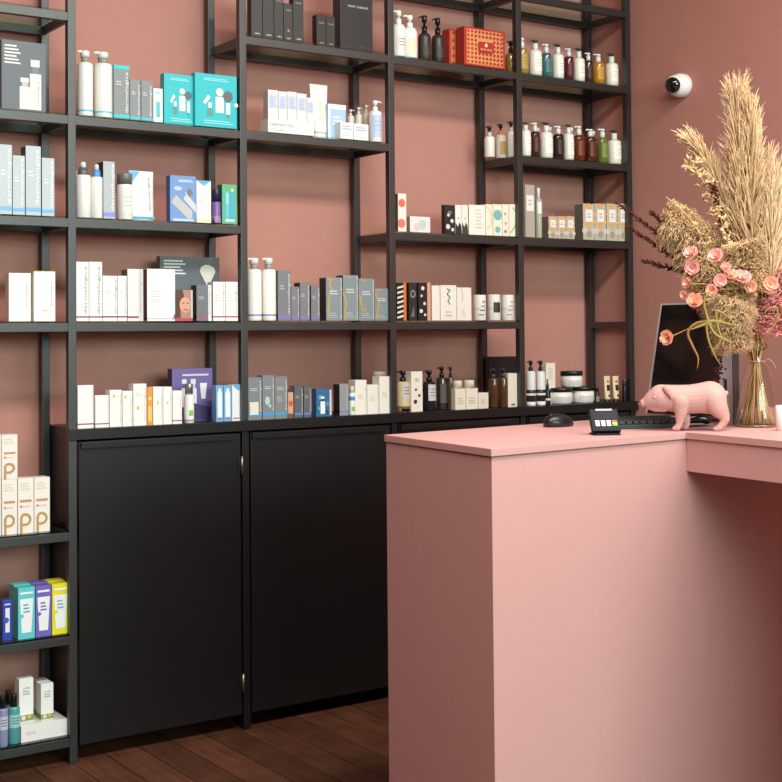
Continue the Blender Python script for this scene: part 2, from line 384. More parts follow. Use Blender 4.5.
def tube_(l, u0, u1, vt, label, col, cap, y=.02, group=None, capfrac=.14, prints=(), inverted=False, mat=None):
    """squeezable tube, standing on its cap with the crimped end up"""
    uc = (u0+u1)/2; r0 = (u1-u0)*4.2/F/2
    x, w, H, zb = size_at(l, uc, u1-u0, vt, y+r0); r = w/2
    o = root('tube', (x, y+r*.7, zb), label, 'tube', group)
    n = 20; hc = H*capfrac; b = MB(); rings = []
    zs = [hc+.0005, hc+H*.06, hc+H*.3, hc+H*.6, H*.95, H]
    vs = []
    for k, z in enumerate(zs):
        f = (z-zs[0])/(H-zs[0]); rx = r*(.78+.22*f)*(.93 if k == 0 else 1); ry = r*.62*(1-f)+.0015
        vs += [(rx*math.cos(2*math.pi*i/n), ry*math.sin(2*math.pi*i/n), z) for i in range(n)]
    fs = [(j*n+i, j*n+(i+1) % n, (j+1)*n+(i+1) % n, (j+1)*n+i) for j in range(len(zs)-1) for i in range(n)]+[tuple(range(n-1, -1, -1)), tuple((len(zs)-1)*n+i for i in range(n))]
    b.mesh(vs, fs, mat or M(col, .4))
    for p in prints:   # (x0, z0, x1, z1, colour) on the front
        xa, za, xb, zb_, cc = p; pts = []
        for (a, z_) in ((xa, za), (xb, za), (xb, zb_), (xa, zb_)):
            z = hc+(H-hc)*z_; f = z_; pts.append(((a-.5)*2*r*.8, -(r*.62*(1-f)+.0015)-.0008, z))
        b.face(pts, M(cc, .5))
    b.build('tube_body', o)
    c = MB(); c.lathe([(r*.72, 0), (r*.76, .001), (r*.72, hc)], M(cap, .35), 18, sy=.8); c.build('cap', o)
    return o
DV = lambda col=(228, 228, 225), xc=.84, sz=.26, z0=.12, z1=.95: ('v', 'dermalogica', xc, sz, z0, z1, col)
TEAL = (60, 196, 205); CYAN = (70, 150, 215); PURP = (120, 90, 170); MAG = (150, 55, 95); SLATE = (92, 98, 106)
INK = (120, 116, 114)
PRODUCTS_HERE = None
# ---- far left bay, upper shelf: a grey gift box
g = 'boxes on the far left shelves'
carton(1, 1.5, 46, 41.5, (96, 102, 110), 'slate grey gift box with printed white bottles on the top far left shelf',
       [('l', .06, .42, .66, .95, 6, (225, 225, 222)), ('pump', .52, .03, .24, .45, (225, 222, 216), (190, 190, 190)), ('pump', .76, .03, .26, .72, (228, 225, 220), (120, 128, 134)), ('v', 'dermalogica', .83, .05, .08, .45, (110, 110, 110))], d=.05, y=.03, name='gift_box', cat='gift box')
# ---- far left bay, second shelf: four pale grey cartons
for i, (a, b, vt, t) in enumerate(((-1, 12.2, 144.5, 'first from the frame edge'), (12.6, 25, 155.5, 'short, between two taller ones'), (25.6, 41, 146, 'tall, third along'), (41.8, 54.5, 158, 'short, nearest the post'))):
    carton(2, a, b, vt, (186, 196, 202), 'pale blue-grey carton in the far left bay, '+t,
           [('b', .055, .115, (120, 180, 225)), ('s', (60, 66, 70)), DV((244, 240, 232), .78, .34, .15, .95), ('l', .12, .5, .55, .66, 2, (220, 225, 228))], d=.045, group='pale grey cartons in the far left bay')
# ---- far left bay, third shelf: two white cartons turned a little
for a, b, vt, t, ex in ((9, 30.5, 273, 'white carton with thin upright lettering, left of the pair on the far left shelf', []), (34, 55, 271, 'white carton with gold mark and yellow rim, right of the far left pair', [('b', .985, .999, (222, 196, 70)), ('r', .42, .2, .62, .225, (222, 190, 90))])):
    carton(3, a, b, vt, (240, 235, 228), t, ex+[('v', 'dermalogica', .82, .1, .3, .8, (140, 136, 134))], d=.05, y=.03, rz=-.12, group='white cartons on the far left shelf')
# ---- far left bay, lower shelf: the P cartons
GOLD = (190, 148, 92)
def P_prints(): return [('l', .12, .8, .78, .93, 3, (222, 205, 185)), ('r', .12, .565, .86, .61, GOLD), ('d', .2, .49, .08, (226, 120, 130)), ('l', .3, .75, .47, .51, 1, (226, 190, 180)),
    ('r', .13, .004, .29, .3, GOLD), ('curve', [(.21, .26), (.24, .31), (.34, .345), (.55, .345), (.72, .31), (.79, .25), (.72, .19), (.55, .155), (.25, .155)], .15, GOLD)]
top5 = 0
for i, (a, b, t) in enumerate(((-14, 1.2, 'cut off by the frame edge'), (1.8, 17.3, 'second along'), (17.8, 33.8, 'third along'), (34.2, 50, 'at the end near the post'))):
    o, top5 = carton(5, a, b, [480.5, 479.5, 478.2, 477.3][i], (236, 228, 220), 'white carton with a big gold letter P, bottom row, '+t, P_prints(), d=.05, y=.03, group='white cartons with a gold letter')
for a, b, t in ((-14, 1.2, 'white carton with gold print on the upper tier, cut off by the frame edge'), (1.6, 17.6, 'white carton with a big gold letter P stacked alone on top of the row')):
    carton(5, a, b, 434.7, (236, 228, 220), t, P_prints(), d=.05, y=.03, base=top5+.0008, group='white cartons with a gold letter')
# ---- far left bay, lower: blue, cyan, purple, yellow cartons
carton(6, 2.5, 12.5, 600, (38, 62, 160), 'small royal blue carton with a white tube picture left of the cyan carton', [('r', .28, .2, .72, .8, (225, 228, 235)), ('d', .35, .5, .3, (50, 90, 190)), ('l', .2, .8, .86, .94, 1, (200, 205, 230))], d=.03, y=.03)
for (a, b, vt, c1, c2, n, lc) in ((18, 35, 587.5, (92, 200, 205), (60, 150, 165), 'cyan', (90, 170, 190)), (35.6, 51.5, 585.5, (112, 98, 185), (88, 76, 150), 'purple', (120, 100, 190)), (52, 68.8, 583.5, (232, 220, 40), (200, 180, 30), 'yellow', (150, 160, 210))):
    pr = [('poly', [(.22, .12), (.78, .12), (.9, .78), (.1, .78)], (236, 238, 240)), ('l', .3, .7, .5, .7, 3, lc), ('l', .12, .88, .86, .94, 1, (240, 240, 240)), ('d', .22, .45, .12, c1)]
    carton(6, a, b, vt, c1, 'bright %s carton with a white tube picture, front of its pair, lower left' % n, pr, d=.045, y=.018, group='bright cartons on the low left shelf')
    carton(6, a-4, b-4, vt-3, c1, 'bright %s carton standing right behind its twin on the low left shelf' % n, pr, d=.045, y=.068, group='bright cartons on the low left shelf')
# ---- far left bay, bottom shelf
bottle(7, 13.5, 12.5, 694, 706, 'teal bottle with a black cap beside the flat white box on the bottom shelf', (110, 178, 180), BLACK, style='cap', lab=(.45, .8, (150, 200, 200), 1.0, (70, 90, 110)), y=.02, mat=liquid((100, 175, 178)), capw=.62)
bottle(7, 2.5, 10.5, 696, 708, 'lavender bottle with a black cap at the frame edge on the bottom shelf', (168, 168, 205), BLACK, style='cap', lab=(.45, .8, (190, 190, 215), 1.0, (100, 90, 60)), y=.012, mat=liquid((160, 162, 205)), capw=.62)
bottle(7, 8.2, 9, 690, 704, 'dark capped bottle standing behind the teal and lavender bottles', (70, 90, 110), BLACK, style='cap', y=.085, capw=.7)
o, t7 = carton(7, 21, 67.5, 722.5, (236, 234, 232), 'flat white box lying on the bottom left shelf under two small cartons', [('t', 'spa', .1, .3, .35, .6, (190, 188, 186))], d=.13, y=.022, name='flat_box')
def floral(): return [('b', .02, .16, (120, 150, 80)), ('d', .3, .1, .16, (230, 200, 190)), ('d', .7, .12, .14, (216, 170, 90)), ('l', .25, .75, .62, .74, 2, (170, 180, 175)), ('t', 'oils', .25, .75, .76, .81, (120, 140, 140))]
for a, b, vt, yy, t in ((19, 33.5, 678.5, .06, 'tall white carton with a floral foot standing on the flat white box'), (41, 53.5, 683.5, .045, 'short white carton with a floral foot at the front of the flat white box'), (37, 49, 680.5, .098, 'short white carton behind another on the flat white box')):
    carton(7, a, b, vt, (240, 240, 236), t, floral(), d=.04, y=yy, base=t7+.0006)
bottle(7, 65.5, 7, 677, 684, 'grey bottle half hidden behind the steel post on the bottom shelf', (120, 122, 124), (90, 90, 92), style='cap', y=.17)

# ---- second bay, L1: white pumps, grey cartons, teal gift boxes
for uc, wq, vt, vs, n in ((85, 15.5, 51, 62.5, 'left'), (103, 18.6, 52.5, 63.5, 'right')):
    bottle(1, uc, wq, vt, vs, 'white pump bottle with a teal stripe, %s of two beside the post' % n, WHITE, WHITE, (150, 148, 142), 'pump', [(.085, .115, TEAL)], y=.012, group='white pump bottles with teal stripes', round_=.1, big=True)
for a, b, vt, n in ((113.8, 129.6, 65.3, 'tall grey carton with a teal top beside the white pumps'), (130, 140.8, 79.5, 'short grey carton with a teal foot, left of two'), (141.2, 152.8, 80.5, 'short grey carton with a teal foot, right of two')):
    carton(1, a, b, vt, (132, 138, 142), n, [('b', .025, .085, TEAL)]+([('b', .925, .998, TEAL)] if vt < 70 else [])+[DV((236, 236, 232), .82, .24, .12, .88), ('l', .12, .5, .62, .72, 2, (190, 194, 196))], group='grey cartons with teal bands')
carton(1, 153.3, 162.8, 88.4, (226, 236, 234), 'small white carton with a teal bottle picture beside a teal gift box', [('r', .3, .15, .7, .6, (90, 190, 195)), ('r', .4, .6, .6, .75, (200, 215, 215)), ('l', .2, .8, .82, .92, 2, (120, 190, 195))])
def teal_pr(q=False): return [('l', .2, .8, .87, .93, 2, (150, 225, 232)), ('poly', [(.18, .45), (.3, .6), (.36, .56), (.24, .42)], (236, 240, 240)), ('r', .28, .2, .42, .36, (90, 150, 150)), ('r', .31, .36, .39, .46, (225, 240, 240)),
    ('r', .48, .28, .68, .58, (232, 228, 222)), ('d', .58, .67, .09, (225, 220, 216)), ('d', .78, .6, .12, (96, 104, 110)), ('r', .73, .26, .83, .48, (230, 226, 220)), ('r', .755, .2, .805, .26, (110, 130, 140)), ('d', .975, .45, .045, (240, 240, 240)), ('l', .2, .9, .06, .14, 2, (150, 225, 232))]
carton(1, 195, 237, 74.5, (44, 186, 196), 'turquoise gift box with a bottle and brush picture, nearest the second post', teal_pr(), d=.03, y=.014, name='gift_box', cat='gift box', group='turquoise gift boxes')
carton(1, 164, 195, 74.5, (44, 186, 196), 'turquoise gift box partly covered by its twin, nearer the white pumps', teal_pr(), d=.03, y=.03, name='gift_box', cat='gift box', group='turquoise gift boxes')

# ---- second bay, L2
bottle(2, 83, 15, 162, 175, 'white spray bottle with a dark grey collar beside the post', WHITE, WHITE, (96, 98, 100), 'spray', y=.014, round_=.05)
bottle(2, 96.5, 12.5, 164.5, 177, 'white spray bottle with a blue collar', WHITE, WHITE, (92, 150, 215), 'spray', y=.014, round_=.05)
bottle(2, 74.2, 9, 166, 178, 'white bottle half hidden behind the post and the grey collared spray bottle', WHITE, WHITE, None, 'spray', y=.075)
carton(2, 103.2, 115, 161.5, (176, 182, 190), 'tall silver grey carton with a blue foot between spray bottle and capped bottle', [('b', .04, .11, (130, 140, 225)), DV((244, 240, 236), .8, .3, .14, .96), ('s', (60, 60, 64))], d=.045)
bottle(2, 124.8, 16, 174, 184.5, 'white bottle with a wide grey cap before the white pouch', (238, 234, 228), (104, 106, 108), style='cap', y=.012, capw=.94, lab=(.2, .8, (232, 228, 222), .8, (180, 178, 174)))
# the refill pouch
def pouch(l, u0, u1, vt, y, label):
    x0, x1 = on_y(u0, vt, y).x, on_y(u1, vt, y).x; w = x1-x0; zb = zbase(l); h = on_y((u0+u1)/2, vt, y).z-zb
    o = root('refill_pouch', ((x0+x1)/2, y+.02, zb), label, 'pouch')
    m = MB(); n = 16; zs = [0, .06, .2, .5, .8, .96, 1]; th = [.019, .02, .018, .013, .007, .0015, .0012]; vs = []
    for z, t in zip(zs, th): vs += [(w/2*(1-.03*math.sin(z*3.1))*math.cos(2*math.pi*i/n)*(1 if abs(math.cos(2*math.pi*i/n)) > .9 else 1.02), t*math.sin(2*math.pi*i/n), z*h) for i in range(n)]
    fs = [(j*n+i, j*n+(i+1) % n, (j+1)*n+(i+1) % n, (j+1)*n+i) for j in range(6) for i in range(n)]+[tuple(range(n-1, -1, -1)), tuple(6*n+i for i in range(n))]
    m.mesh(vs, fs, M((235, 236, 236), .35)); B = MB()
    m.face([(-w*.5, -.006, h*.985), (-w*.5, -.0165, h*.72), (-w*.08, -.006, h*.985)], M((70, 170, 205), .4))
    m.box(-w*.44, w*.44, -.0212, -.0205, h*.045, h*.085, M((70, 170, 205), .4))
    m.text('dermalogica', (w*.32, -.0203, h*.2), (0, .0128, h*.68), (-w*.1, 0, 0), M((120, 120, 122), .5)); m.build('pouch_body', o)
pouch(2, 131, 156, 170.5, .034, 'white refill pouch with a blue corner behind the grey capped bottle')
carton(2, 170, 196, 175.8, (112, 150, 205), 'sky blue carton with two bottles pictured lying on clouds', [('s', (70, 96, 160)), ('d', .3, .72, .16, .5, (180, 200, 228)), ('d', .72, .64, .14, .5, (200, 212, 232)),
    ('poly', [(.02, .42), (.22, .58), (.85, .25), (.85, .1), (.7, .06)], (188, 188, 192)), ('poly', [(.5, .5), (.62, .62), (1., .38), (1., .2)], (205, 204, 206)), ('poly', [(.6, .66), (.72, .56), (.9, .62), (.76, .74)], (120, 116, 116)), ('l', .3, .9, .86, .92, 2, (220, 228, 240)), ('r', .1, .02, .9, .07, (190, 205, 225))], d=.03, y=.014)
carton(2, 196.4, 211, 180.6, (240, 238, 232), 'white carton with a blue pointed flap beside the sky blue carton', [('poly', [(0, 1), (1, 1), (.5, .87)], (96, 170, 220)), ('b', .02, .11, (238, 214, 178)), ('v', 'dermalogica', .82, .12, .2, .8, (190, 190, 190)), ('l', .2, .6, .4, .6, 4, (205, 205, 205))])
bottle(2, 216, 9.5, 189, 202, 'small violet bottle with a dark cap beside the green carton', (120, 92, 160), (44, 36, 74), style='cap', bands=[(.0, .35, (150, 126, 170))], y=.016, capw=.9)
carton(2, 222, 237, 184.5, (96, 176, 128), 'green carton with two blue vials pictured, beside the second post', [('s', (50, 110, 80)), ('r', .22, .08, .46, .82, (90, 190, 220)), ('r', .56, .08, .8, .82, (70, 170, 214)), ('r', .26, .5, .42, .78, (150, 214, 226)), ('r', .6, .82, .76, .9, (220, 214, 150)), ('r', .2, .06, .84, .12, (200, 230, 235))], d=.035)

# ---- second bay, L3
carton(3, 160, 219.6, 256.8, (98, 104, 110), 'wide slate grey gift box with a fan brush picture behind the white cartons', [('l', .06, .42, .72, .96, 5, (222, 222, 220)), ('poly', [(.66, .78), (.68, .84), (.74, .88), (.82, .88), (.9, .84), (.93, .78), (.82, .56), (.78, .56)], (224, 218, 206)), ('r', .77, .1, .81, .56, (170, 165, 158))], d=.03, y=.16, name='gift_box', cat='gift box')
for a, b, vt, n in ((76.2, 88.8, 261.8, 'tall white carton with grey upright lettering beside the first post'), (89.2, 102.2, 261.8, 'tall white carton with grey upright lettering, second from the first post')):
    carton(3, a, b, vt, (240, 238, 234), n, [('b', .06, .085, MAG), ('v', 'dermalogica', .75, .3, .12, .92, (120, 118, 116))], group='tall white cartons with grey lettering')
carton(3, 102.6, 117.2, 275.8, (240, 238, 234), 'short white carton with a dark right edge next to the tall pair', [('b', .08, .115, MAG), ('v', 'dermalogica', .9, .14, .15, .92, (90, 88, 88)), ('l', .15, .6, .6, .7, 2, (205, 205, 205))])
carton(3, 117.6, 127, 275.8, (240, 238, 234), 'short white carton before the silver edged one', [('b', .08, .115, MAG), ('l', .15, .6, .6, .7, 2, (205, 205, 205)), ('v', 'dermalogica', .86, .18, .15, .92, (150, 148, 148))])
carton(3, 127.4, 143.2, 269, (226, 224, 222), 'medium white carton with a pale grey right side', [('b', .06, .095, MAG), ('s', (96, 92, 92)), ('r', .7, .0, 1, 1, (205, 204, 204)), ('v', 'dermalogica', .84, .14, .15, .92, (160, 158, 158))], d=.05)
carton(3, 147, 175, 269, (242, 240, 237), 'broad white carton in front of the slate gift box', [('s', (120, 70, 84)), ('r', .62, .0, 1, 1, (222, 230, 234)), ('poly', [(.9, .03), (1, .03), (1, .16)], (160, 60, 100)), ('l', .15, .55, .35, .6, 5, (214, 212, 210)), ('b', .04, .055, (190, 180, 180))], d=.03)
carton(3, 175.6, 192.6, 290, (176, 132, 110), 'small carton printed with a smiling face in front of the slate gift box', [('r', .0, .0, 1, .1, (186, 70, 90)), ('poly', [(0, .1), (0, 1), (.4, 1), (.5, .8), (.25, .5), (.3, .1)], (84, 56, 46)), ('d', .55, .52, .33, 1.3, (214, 160, 130)), ('r', .45, .34, .72, .38, (170, 80, 76)), ('r', .38, .56, .5, .59, (80, 50, 44)), ('r', .64, .56, .76, .59, (80, 50, 44)), ('r', .9, .1, 1, 1, (200, 205, 205))], d=.02)
carton(3, 196.5, 211.4, 285, (110, 116, 122), 'small grey carton with white lettering before the gift box', [('s', (50, 54, 58)), ('b', .1, .14, (190, 70, 90)), ('r', .78, .0, 1, 1, (236, 234, 230)), ('v', 'dermalogica', .86, .14, .15, .95, (120, 120, 120)), ('l', .12, .5, .6, .7, 2, (175, 178, 180))])
for a, b, n in ((213, 225.2, 'small white carton with a red line, second from the second post'), (225.6, 238, 'small white carton with a red line, right beside the second post')):
    carton(3, a, b, 281.8, (240, 238, 233), n, [('b', .09, .125, (190, 70, 90)), ('v', 'dermalogica', .84, .14, .15, .92, (130, 128, 126)), ('l', .15, .6, .5, .7, 3, (214, 212, 210))], group='small white cartons beside the second post')

# ---- second bay, L4 (on the cabinet)
carton(4, 172, 212.5, 368.5, (108, 94, 152), 'large violet gift box with white tubes pictured, on the cabinet', [('s', (70, 56, 108)), ('l', .25, .9, .85, .92, 1, (205, 198, 225)), ('pump', .3, .2, .15, .6, (214, 212, 222), (90, 90, 110)), ('pump', .52, .16, .16, .64, (216, 214, 222), (190, 190, 200)), ('poly', [(.68, .72), (.86, .72), (.82, .42), (.72, .42)], (226, 222, 228)), ('poly', [(.05, .02), (.95, .02), (.95, .25), (.5, .35), (.05, .2)], (66, 54, 100))], d=.035, y=.1, name='gift_box', cat='gift box')
row = [(77.6, 93.6, 385.3, 'tall white carton with a wine red line at the left end of the cabinet', [('b', .085, .115, MAG), ('v', 'dermalogica', .92, .1, .2, .95, (190, 185, 182))]),
 (95.2, 109, 395.3, 'lower white carton with a wine red line, second on the cabinet', [('b', .1, .135, MAG), ('v', 'dermalogica', .92, .1, .2, .95, (190, 185, 182))]),
 (109.6, 121.8, 390, 'white carton with an orange drop near its top, left of two alike', [('d', .35, .83, .1, 1.5, (232, 180, 80)), ('v', 'dermalogica', .88, .12, .1, .9, (160, 156, 152))]),
 (122.4, 132.6, 391, 'white carton with an orange drop near its top, right of two alike', [('d', .3, .83, .11, 1.5, (232, 180, 80)), ('v', 'dermalogica', .84, .14, .1, .9, (160, 156, 152))]),
 (133.2, 146.6, 383.8, 'taller white carton with a low orange drop on the cabinet', [('d', .35, .42, .1, 1.5, (232, 180, 80)), ('v', 'dermalogica', .88, .12, .1, .9, (150, 146, 142)), ('l', .15, .6, .7, .8, 2, (214, 212, 208))]),
 (147.2, 152.6, 387.3, 'thin orange carton squeezed between white ones on the cabinet', [('r', .2, .1, .8, .5, (240, 200, 120)), ('d', .5, .7, .3, (246, 214, 150))]),
 (153, 162.8, 386.8, 'slim white carton with an orange drop right of the orange carton', [('d', .5, .58, .12, 1.5, (236, 190, 110)), ('v', 'dermalogica', .86, .12, .1, .9, (150, 146, 142))]),
 (163.2, 172, 386.8, 'slim white carton before the violet gift box edge', [('d', .5, .58, .12, 1.5, (236, 190, 110)), ('v', 'dermalogica', .86, .14, .1, .9, (150, 146, 142))]),
 (172.6, 182, 390.7, 'short white carton with a wine red line in front of the violet gift box', [('b', .08, .115, MAG), ('v', 'dermalogica', .82, .12, .2, .9, (170, 166, 162))])]
for a, b, vt, n, pr in row:
    carton(4, a, b, vt, (232, 150, 50) if 'orange carton squ' in n else (240, 237, 232), n, pr, d=.036, y=.01, group='white cartons along the cabinet, second bay')
bottle(4, 189, 10, 384, 394.5, 'white bottle with a silver cap in front of the violet gift box', (234, 232, 228), M((170, 170, 170), .3, .8), style='cap', bands=[(.06, .12, (170, 120, 140))], lab=(.25, .45, (140, 190, 90), .45), y=.012, capw=.8)
for a, b, n in ((216, 223.4, 'left'), (223.8, 231.6, 'middle')):
    carton(4, a, b, 385.3, (110, 168, 214), 'narrow blue and white vial carton, %s of three by the second post' % n, [('poly', [(.18, .12), (.82, .12), (.82, .78), (.6, .92), (.4, .92), (.18, .78)], (228, 230, 232)), ('r', .1, .06, .9, .09, (170, 90, 110))], d=.03, y=.012, group='blue and white vial cartons')
carton(4, 232, 241, 384.5, (226, 228, 230), 'narrow white carton with a blue top, right of three by the second post', [('poly', [(0, 1), (1, 1), (.8, .82), (.3, .92)], (96, 166, 214)), ('r', .1, .06, .9, .09, (170, 90, 110)), ('v', 'dermalogica', .85, .2, .14, .9, (150, 150, 150))], d=.03, y=.012, group='blue and white vial cartons')

# ---- third bay, L0: black cartons and a big black bag box
for i, (a, b, vt, n) in enumerate(((251.2, 262.4, -12, 'first of five'), (262.8, 273.8, -9, 'second of five, dark front'), (274.2, 283.4, -6, 'third of five'), (283.8, 292.8, 3.5, 'shorter, with a red dot'), (293.2, 303.5, -4, 'last of five'))):
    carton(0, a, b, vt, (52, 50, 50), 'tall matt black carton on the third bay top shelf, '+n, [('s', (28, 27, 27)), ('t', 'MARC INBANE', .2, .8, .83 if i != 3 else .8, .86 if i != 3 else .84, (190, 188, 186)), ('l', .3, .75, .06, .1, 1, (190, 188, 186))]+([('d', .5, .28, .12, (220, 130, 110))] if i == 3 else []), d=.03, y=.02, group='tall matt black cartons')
for a, b, vt, n in ((316.6, 326, 15, 'left'), (326.4, 335, 16.5, 'right')):
    carton(0, a, b, vt, (46, 44, 44), 'small matt black carton, %s of the pair beside the big black one' % n, [('s', (22, 21, 21)), ('t', 'MARC INBANE', .2, .8, .72, .77, (180, 178, 176)), ('l', .3, .75, .08, .12, 1, (170, 168, 166))], d=.03, y=.02, group='small matt black cartons')
carton(0, 340, 372.4, -22, (40, 39, 40), 'large black box reading MARC INBANE at the right of the third bay', [('t', 'MARC INBANE', .24, .86, .585, .617, (200, 200, 200)), ('t', 'amsterdam', .55, .75, .05, .065, (120, 120, 120))], d=.05, y=.02, name='gift_box', cat='gift box')

# ---- third bay, L1
LB = (196, 206, 226)
o, t1 = carton(1, 268, 314, 120.8, (236, 233, 229), 'wide low white carton with five cartons stacked on top of it', [('t', 'DERMATUDE', .05, .55, .5, .72, (120, 124, 165)), ('l', .05, .4, .15, .35, 2, (190, 192, 205))], d=.054, y=.014)
for a, b, vt, n in ((268, 278, 90, 'first'), (278.4, 287, 91.5, 'second'), (287.4, 296.8, 91.8, 'third'), (297.2, 306.8, 93.6, 'fourth'), (307.2, 314, 97.8, 'fifth and shortest')):
    carton(1, a, b, vt, (238, 235, 230), 'white and pale blue carton stacked on the wide carton, %s from the left' % n, [('r', .06, .38, .94, .86, LB), ('l', .2, .8, .42, .8, 5, (170, 182, 212)), ('s', (200, 190, 180))], d=.034, y=.016, base=t1+.0006, group='white and pale blue cartons')
tube_(1, 307, 328, 85, 'tall white tube standing crimped end up beside stacked cartons', (240, 238, 232), (235, 232, 226), y=.05, capfrac=.1, prints=[(.35, .2, .62, .7, (226, 220, 190))])
carton(1, 328, 346, 104.5, (170, 198, 226), 'pale blue carton with white edge between tube and small pump bottles', [('r', .0, .86, 1, 1, (238, 238, 238)), ('r', .0, .0, .12, 1, (236, 238, 240)), ('l', .25, .8, .4, .7, 3, (210, 224, 238))], d=.05, y=.05)
for uc, vt, vs, n in ((350.8, 109.5, 115.5, 'left'), (358.8, 107.2, 114, 'middle'), (366.4, 105, 112.5, 'right')):
    bottle(1, uc, 7.6, vt, vs, 'small clear pump bottle behind low white cartons, %s of three' % n, (206, 196, 186), (214, 210, 204), None, 'pump', y=.08, group='small clear pump bottles', noz=1)
for a, b, vt, n in ((340.4, 353.6, 122.5, 'left'), (354, 368.6, 124, 'right')):
    carton(1, a, b, vt, (236, 235, 234), 'low white carton with blue print before the small pump bottles, '+n+' one', [('l', .12, .85, .55, .85, 2, (170, 176, 214)), ('l', .12, .7, .15, .4, 2, (205, 208, 222))], d=.045, y=.014, group='low white cartons with blue print')
bottle(1, 375.5, 13, 100.6, 111, 'white pump bottle with a pale blue label beside the third post', (236, 236, 238), (240, 240, 238), None, 'pump', lab=(.15, .85, (188, 204, 228), 1.1, (150, 168, 200)), y=.014, noz=1)

# ---- third bay, L3
for uc, vt, vs, n in ((254.4, 258, 269, 'left'), (268.8, 258, 269, 'right')):
    bottle(3, uc, 14.6, vt, vs, 'cream white pump bottle with a purple stripe, %s of two on the middle shelf' % n, (238, 235, 228), WHITE, (150, 148, 142), 'pump', [(.095, .125, (132, 106, 180))], y=.012, group='white pump bottles with purple stripes', round_=.1, big=True)
for a, b, vt, n in ((277.8, 290.8, 270.4, 'tall grey carton with a purple foot beside the white pumps'), (291.2, 299.6, 286.7, 'small grey carton with a purple foot, first after the tall one'), (300, 309.8, 282.5, 'medium grey carton with a purple dot and foot'), (311, 319.8, 285.5, 'small grey carton with a purple foot left of the gold patterned row')):
    carton(3, a, b, vt, (120, 122, 126), n, [('s', (52, 52, 56)), ('b', .055, .105, (136, 112, 196)), DV((234, 232, 228), .86, .2, .12, .93), ('l', .12, .5, .62, .72, 2, (178, 180, 184))]+([('d', .4, .38, .12, (140, 120, 200))] if vt == 282.5 else []), group='grey cartons with purple feet')
GC = (196, 164, 70)
for a, b, vt, n, cv in ((326, 342.3, 277.5, 'first and broadest side showing', [(.3, 1), (.2, .85), (.35, .7), (.15, .55), (.2, .45), (.1, .1)]), (343, 358.2, 275.2, 'tallest, second of four', [(.0, .62), (.2, .4), (.12, .25), (.08, .02)]), (358.6, 374.4, 278.6, 'third of four', [(.05, .62), (.15, .4), (.3, .18), (.45, .28)]), (374.8, 390, 288.5, 'shortest, beside the third post', [(.05, .85), (.25, .55), (.2, .3), (.05, .05)])):
    carton(3, a, b, vt, (132, 144, 150), 'blue-grey carton with gold marbling and white lettering, '+n, [('s', (46, 42, 40)), ('curve', cv, .1, GC), ('curve', [(.1, .98), (.4, .93), (.5, .97)], .06, GC), DV((238, 236, 230), .93, .12, .03, .97), ('l', .2, .75, .6, .72, 2, (200, 206, 208)), ('l', .15, .75, .06, .2, 3, (168, 178, 182))], d=.045, group='blue-grey cartons with gold marbling')

# ---- third bay, L4
for a, b, vt, n, pr in ((248.2, 261.8, 377.4, 'grey carton with a cream jar pictured, left of three with blue feet', [('r', .1, .12, .75, .42, (222, 214, 206))]), (262.4, 274.6, 375.2, 'grey carton with a mint splash pictured, middle of three with blue feet', [('d', .4, .42, .2, 1.6, (170, 205, 198)), ('d', .6, .3, .12, (170, 205, 198))]), (275, 287.4, 376.5, 'plain grey carton, right of three with blue feet', [('l', .15, .6, .4, .55, 3, (168, 170, 172))])):
    carton(4, a, b, vt, (124, 128, 132), n, [('b', .085, .15, (70, 150, 205)), DV((232, 230, 226), .9, .16, .18, .93), ('l', .15, .7, .68, .76, 2, (190, 192, 194))]+pr, d=.04, y=.01, group='grey cartons with blue feet')
carton(4, 288, 293.4, 387.6, (206, 160, 130), 'thin carton with an orange and brown picture between grey cartons', [('d', .5, .48, .42, 1.2, (206, 92, 44)), ('r', .0, .0, 1, .15, (120, 80, 60)), ('r', 0, .85, 1, 1, (70, 50, 40))], d=.036, y=.012)
for a, b, n in ((294.2, 303.2, 'left'), (303.8, 311, 'right')):
    carton(4, a, b, 386.2, (92, 94, 98), 'small dark grey carton with a blue line, %s of two after the orange picture' % n, [('s', (30, 30, 30)), ('b', .09, .15, (96, 130, 200)), DV((226, 224, 220), .88, .18, .16, .93), ('l', .12, .6, .62, .72, 2, (160, 162, 164))], d=.036, y=.012, group='small dark grey cartons')
carton(4, 316.2, 331.4, 388.6, (50, 104, 148), 'deep blue carton with a white bottle pictured, standing alone on the cabinet', [('d', .25, .7, .14, (90, 150, 190)), ('d', .75, .45, .12, (80, 140, 184)), ('d', .7, .15, .14, (30, 70, 110)), ('pump', .42, .1, .3, .62, (232, 236, 238), (30, 50, 70)), ('r', .88, .05, 1, .95, (226, 228, 228)), ('v', 'dermalogica', .94, .08, .1, .9, (90, 110, 130)), ('d', .2, .3, .1, (100, 170, 205))], d=.03, y=.012)
carton(4, 339.6, 348.6, 383.8, (146, 150, 154), 'grey carton with a black side and blue foot near the third post', [('s', (30, 29, 29)), ('b', .1, .15, (110, 130, 210)), ('v', 'dermalogica', .84, .16, .18, .93, (225, 225, 222))], d=.042, y=.012)
bottle(4, 352, 6.4, 386.6, 393, 'slim white bottle with a blue collar and green dot', (240, 240, 238), WHITE, style='cap', bands=[(.66, .84, (80, 140, 205))], lab=(.18, .38, (130, 190, 90), .6), y=.008, capw=.6)
for a, b, vt, n in ((355.2, 366.8, 380, 'left'), (367.2, 378.8, 384.7, 'middle and lowest'), (379.2, 390.6, 376.4, 'right and tallest')):
    carton(4, a, b, vt, (238, 233, 224), 'plain cream white carton beside the third post, %s of three' % n, [('v', 'dermalogica', .93, .08, .1, .95, (168, 160, 150)), ('l', .25, .7, .45, .6, 3, (214, 208, 200))], d=.045, y=.012, group='plain cream white cartons')
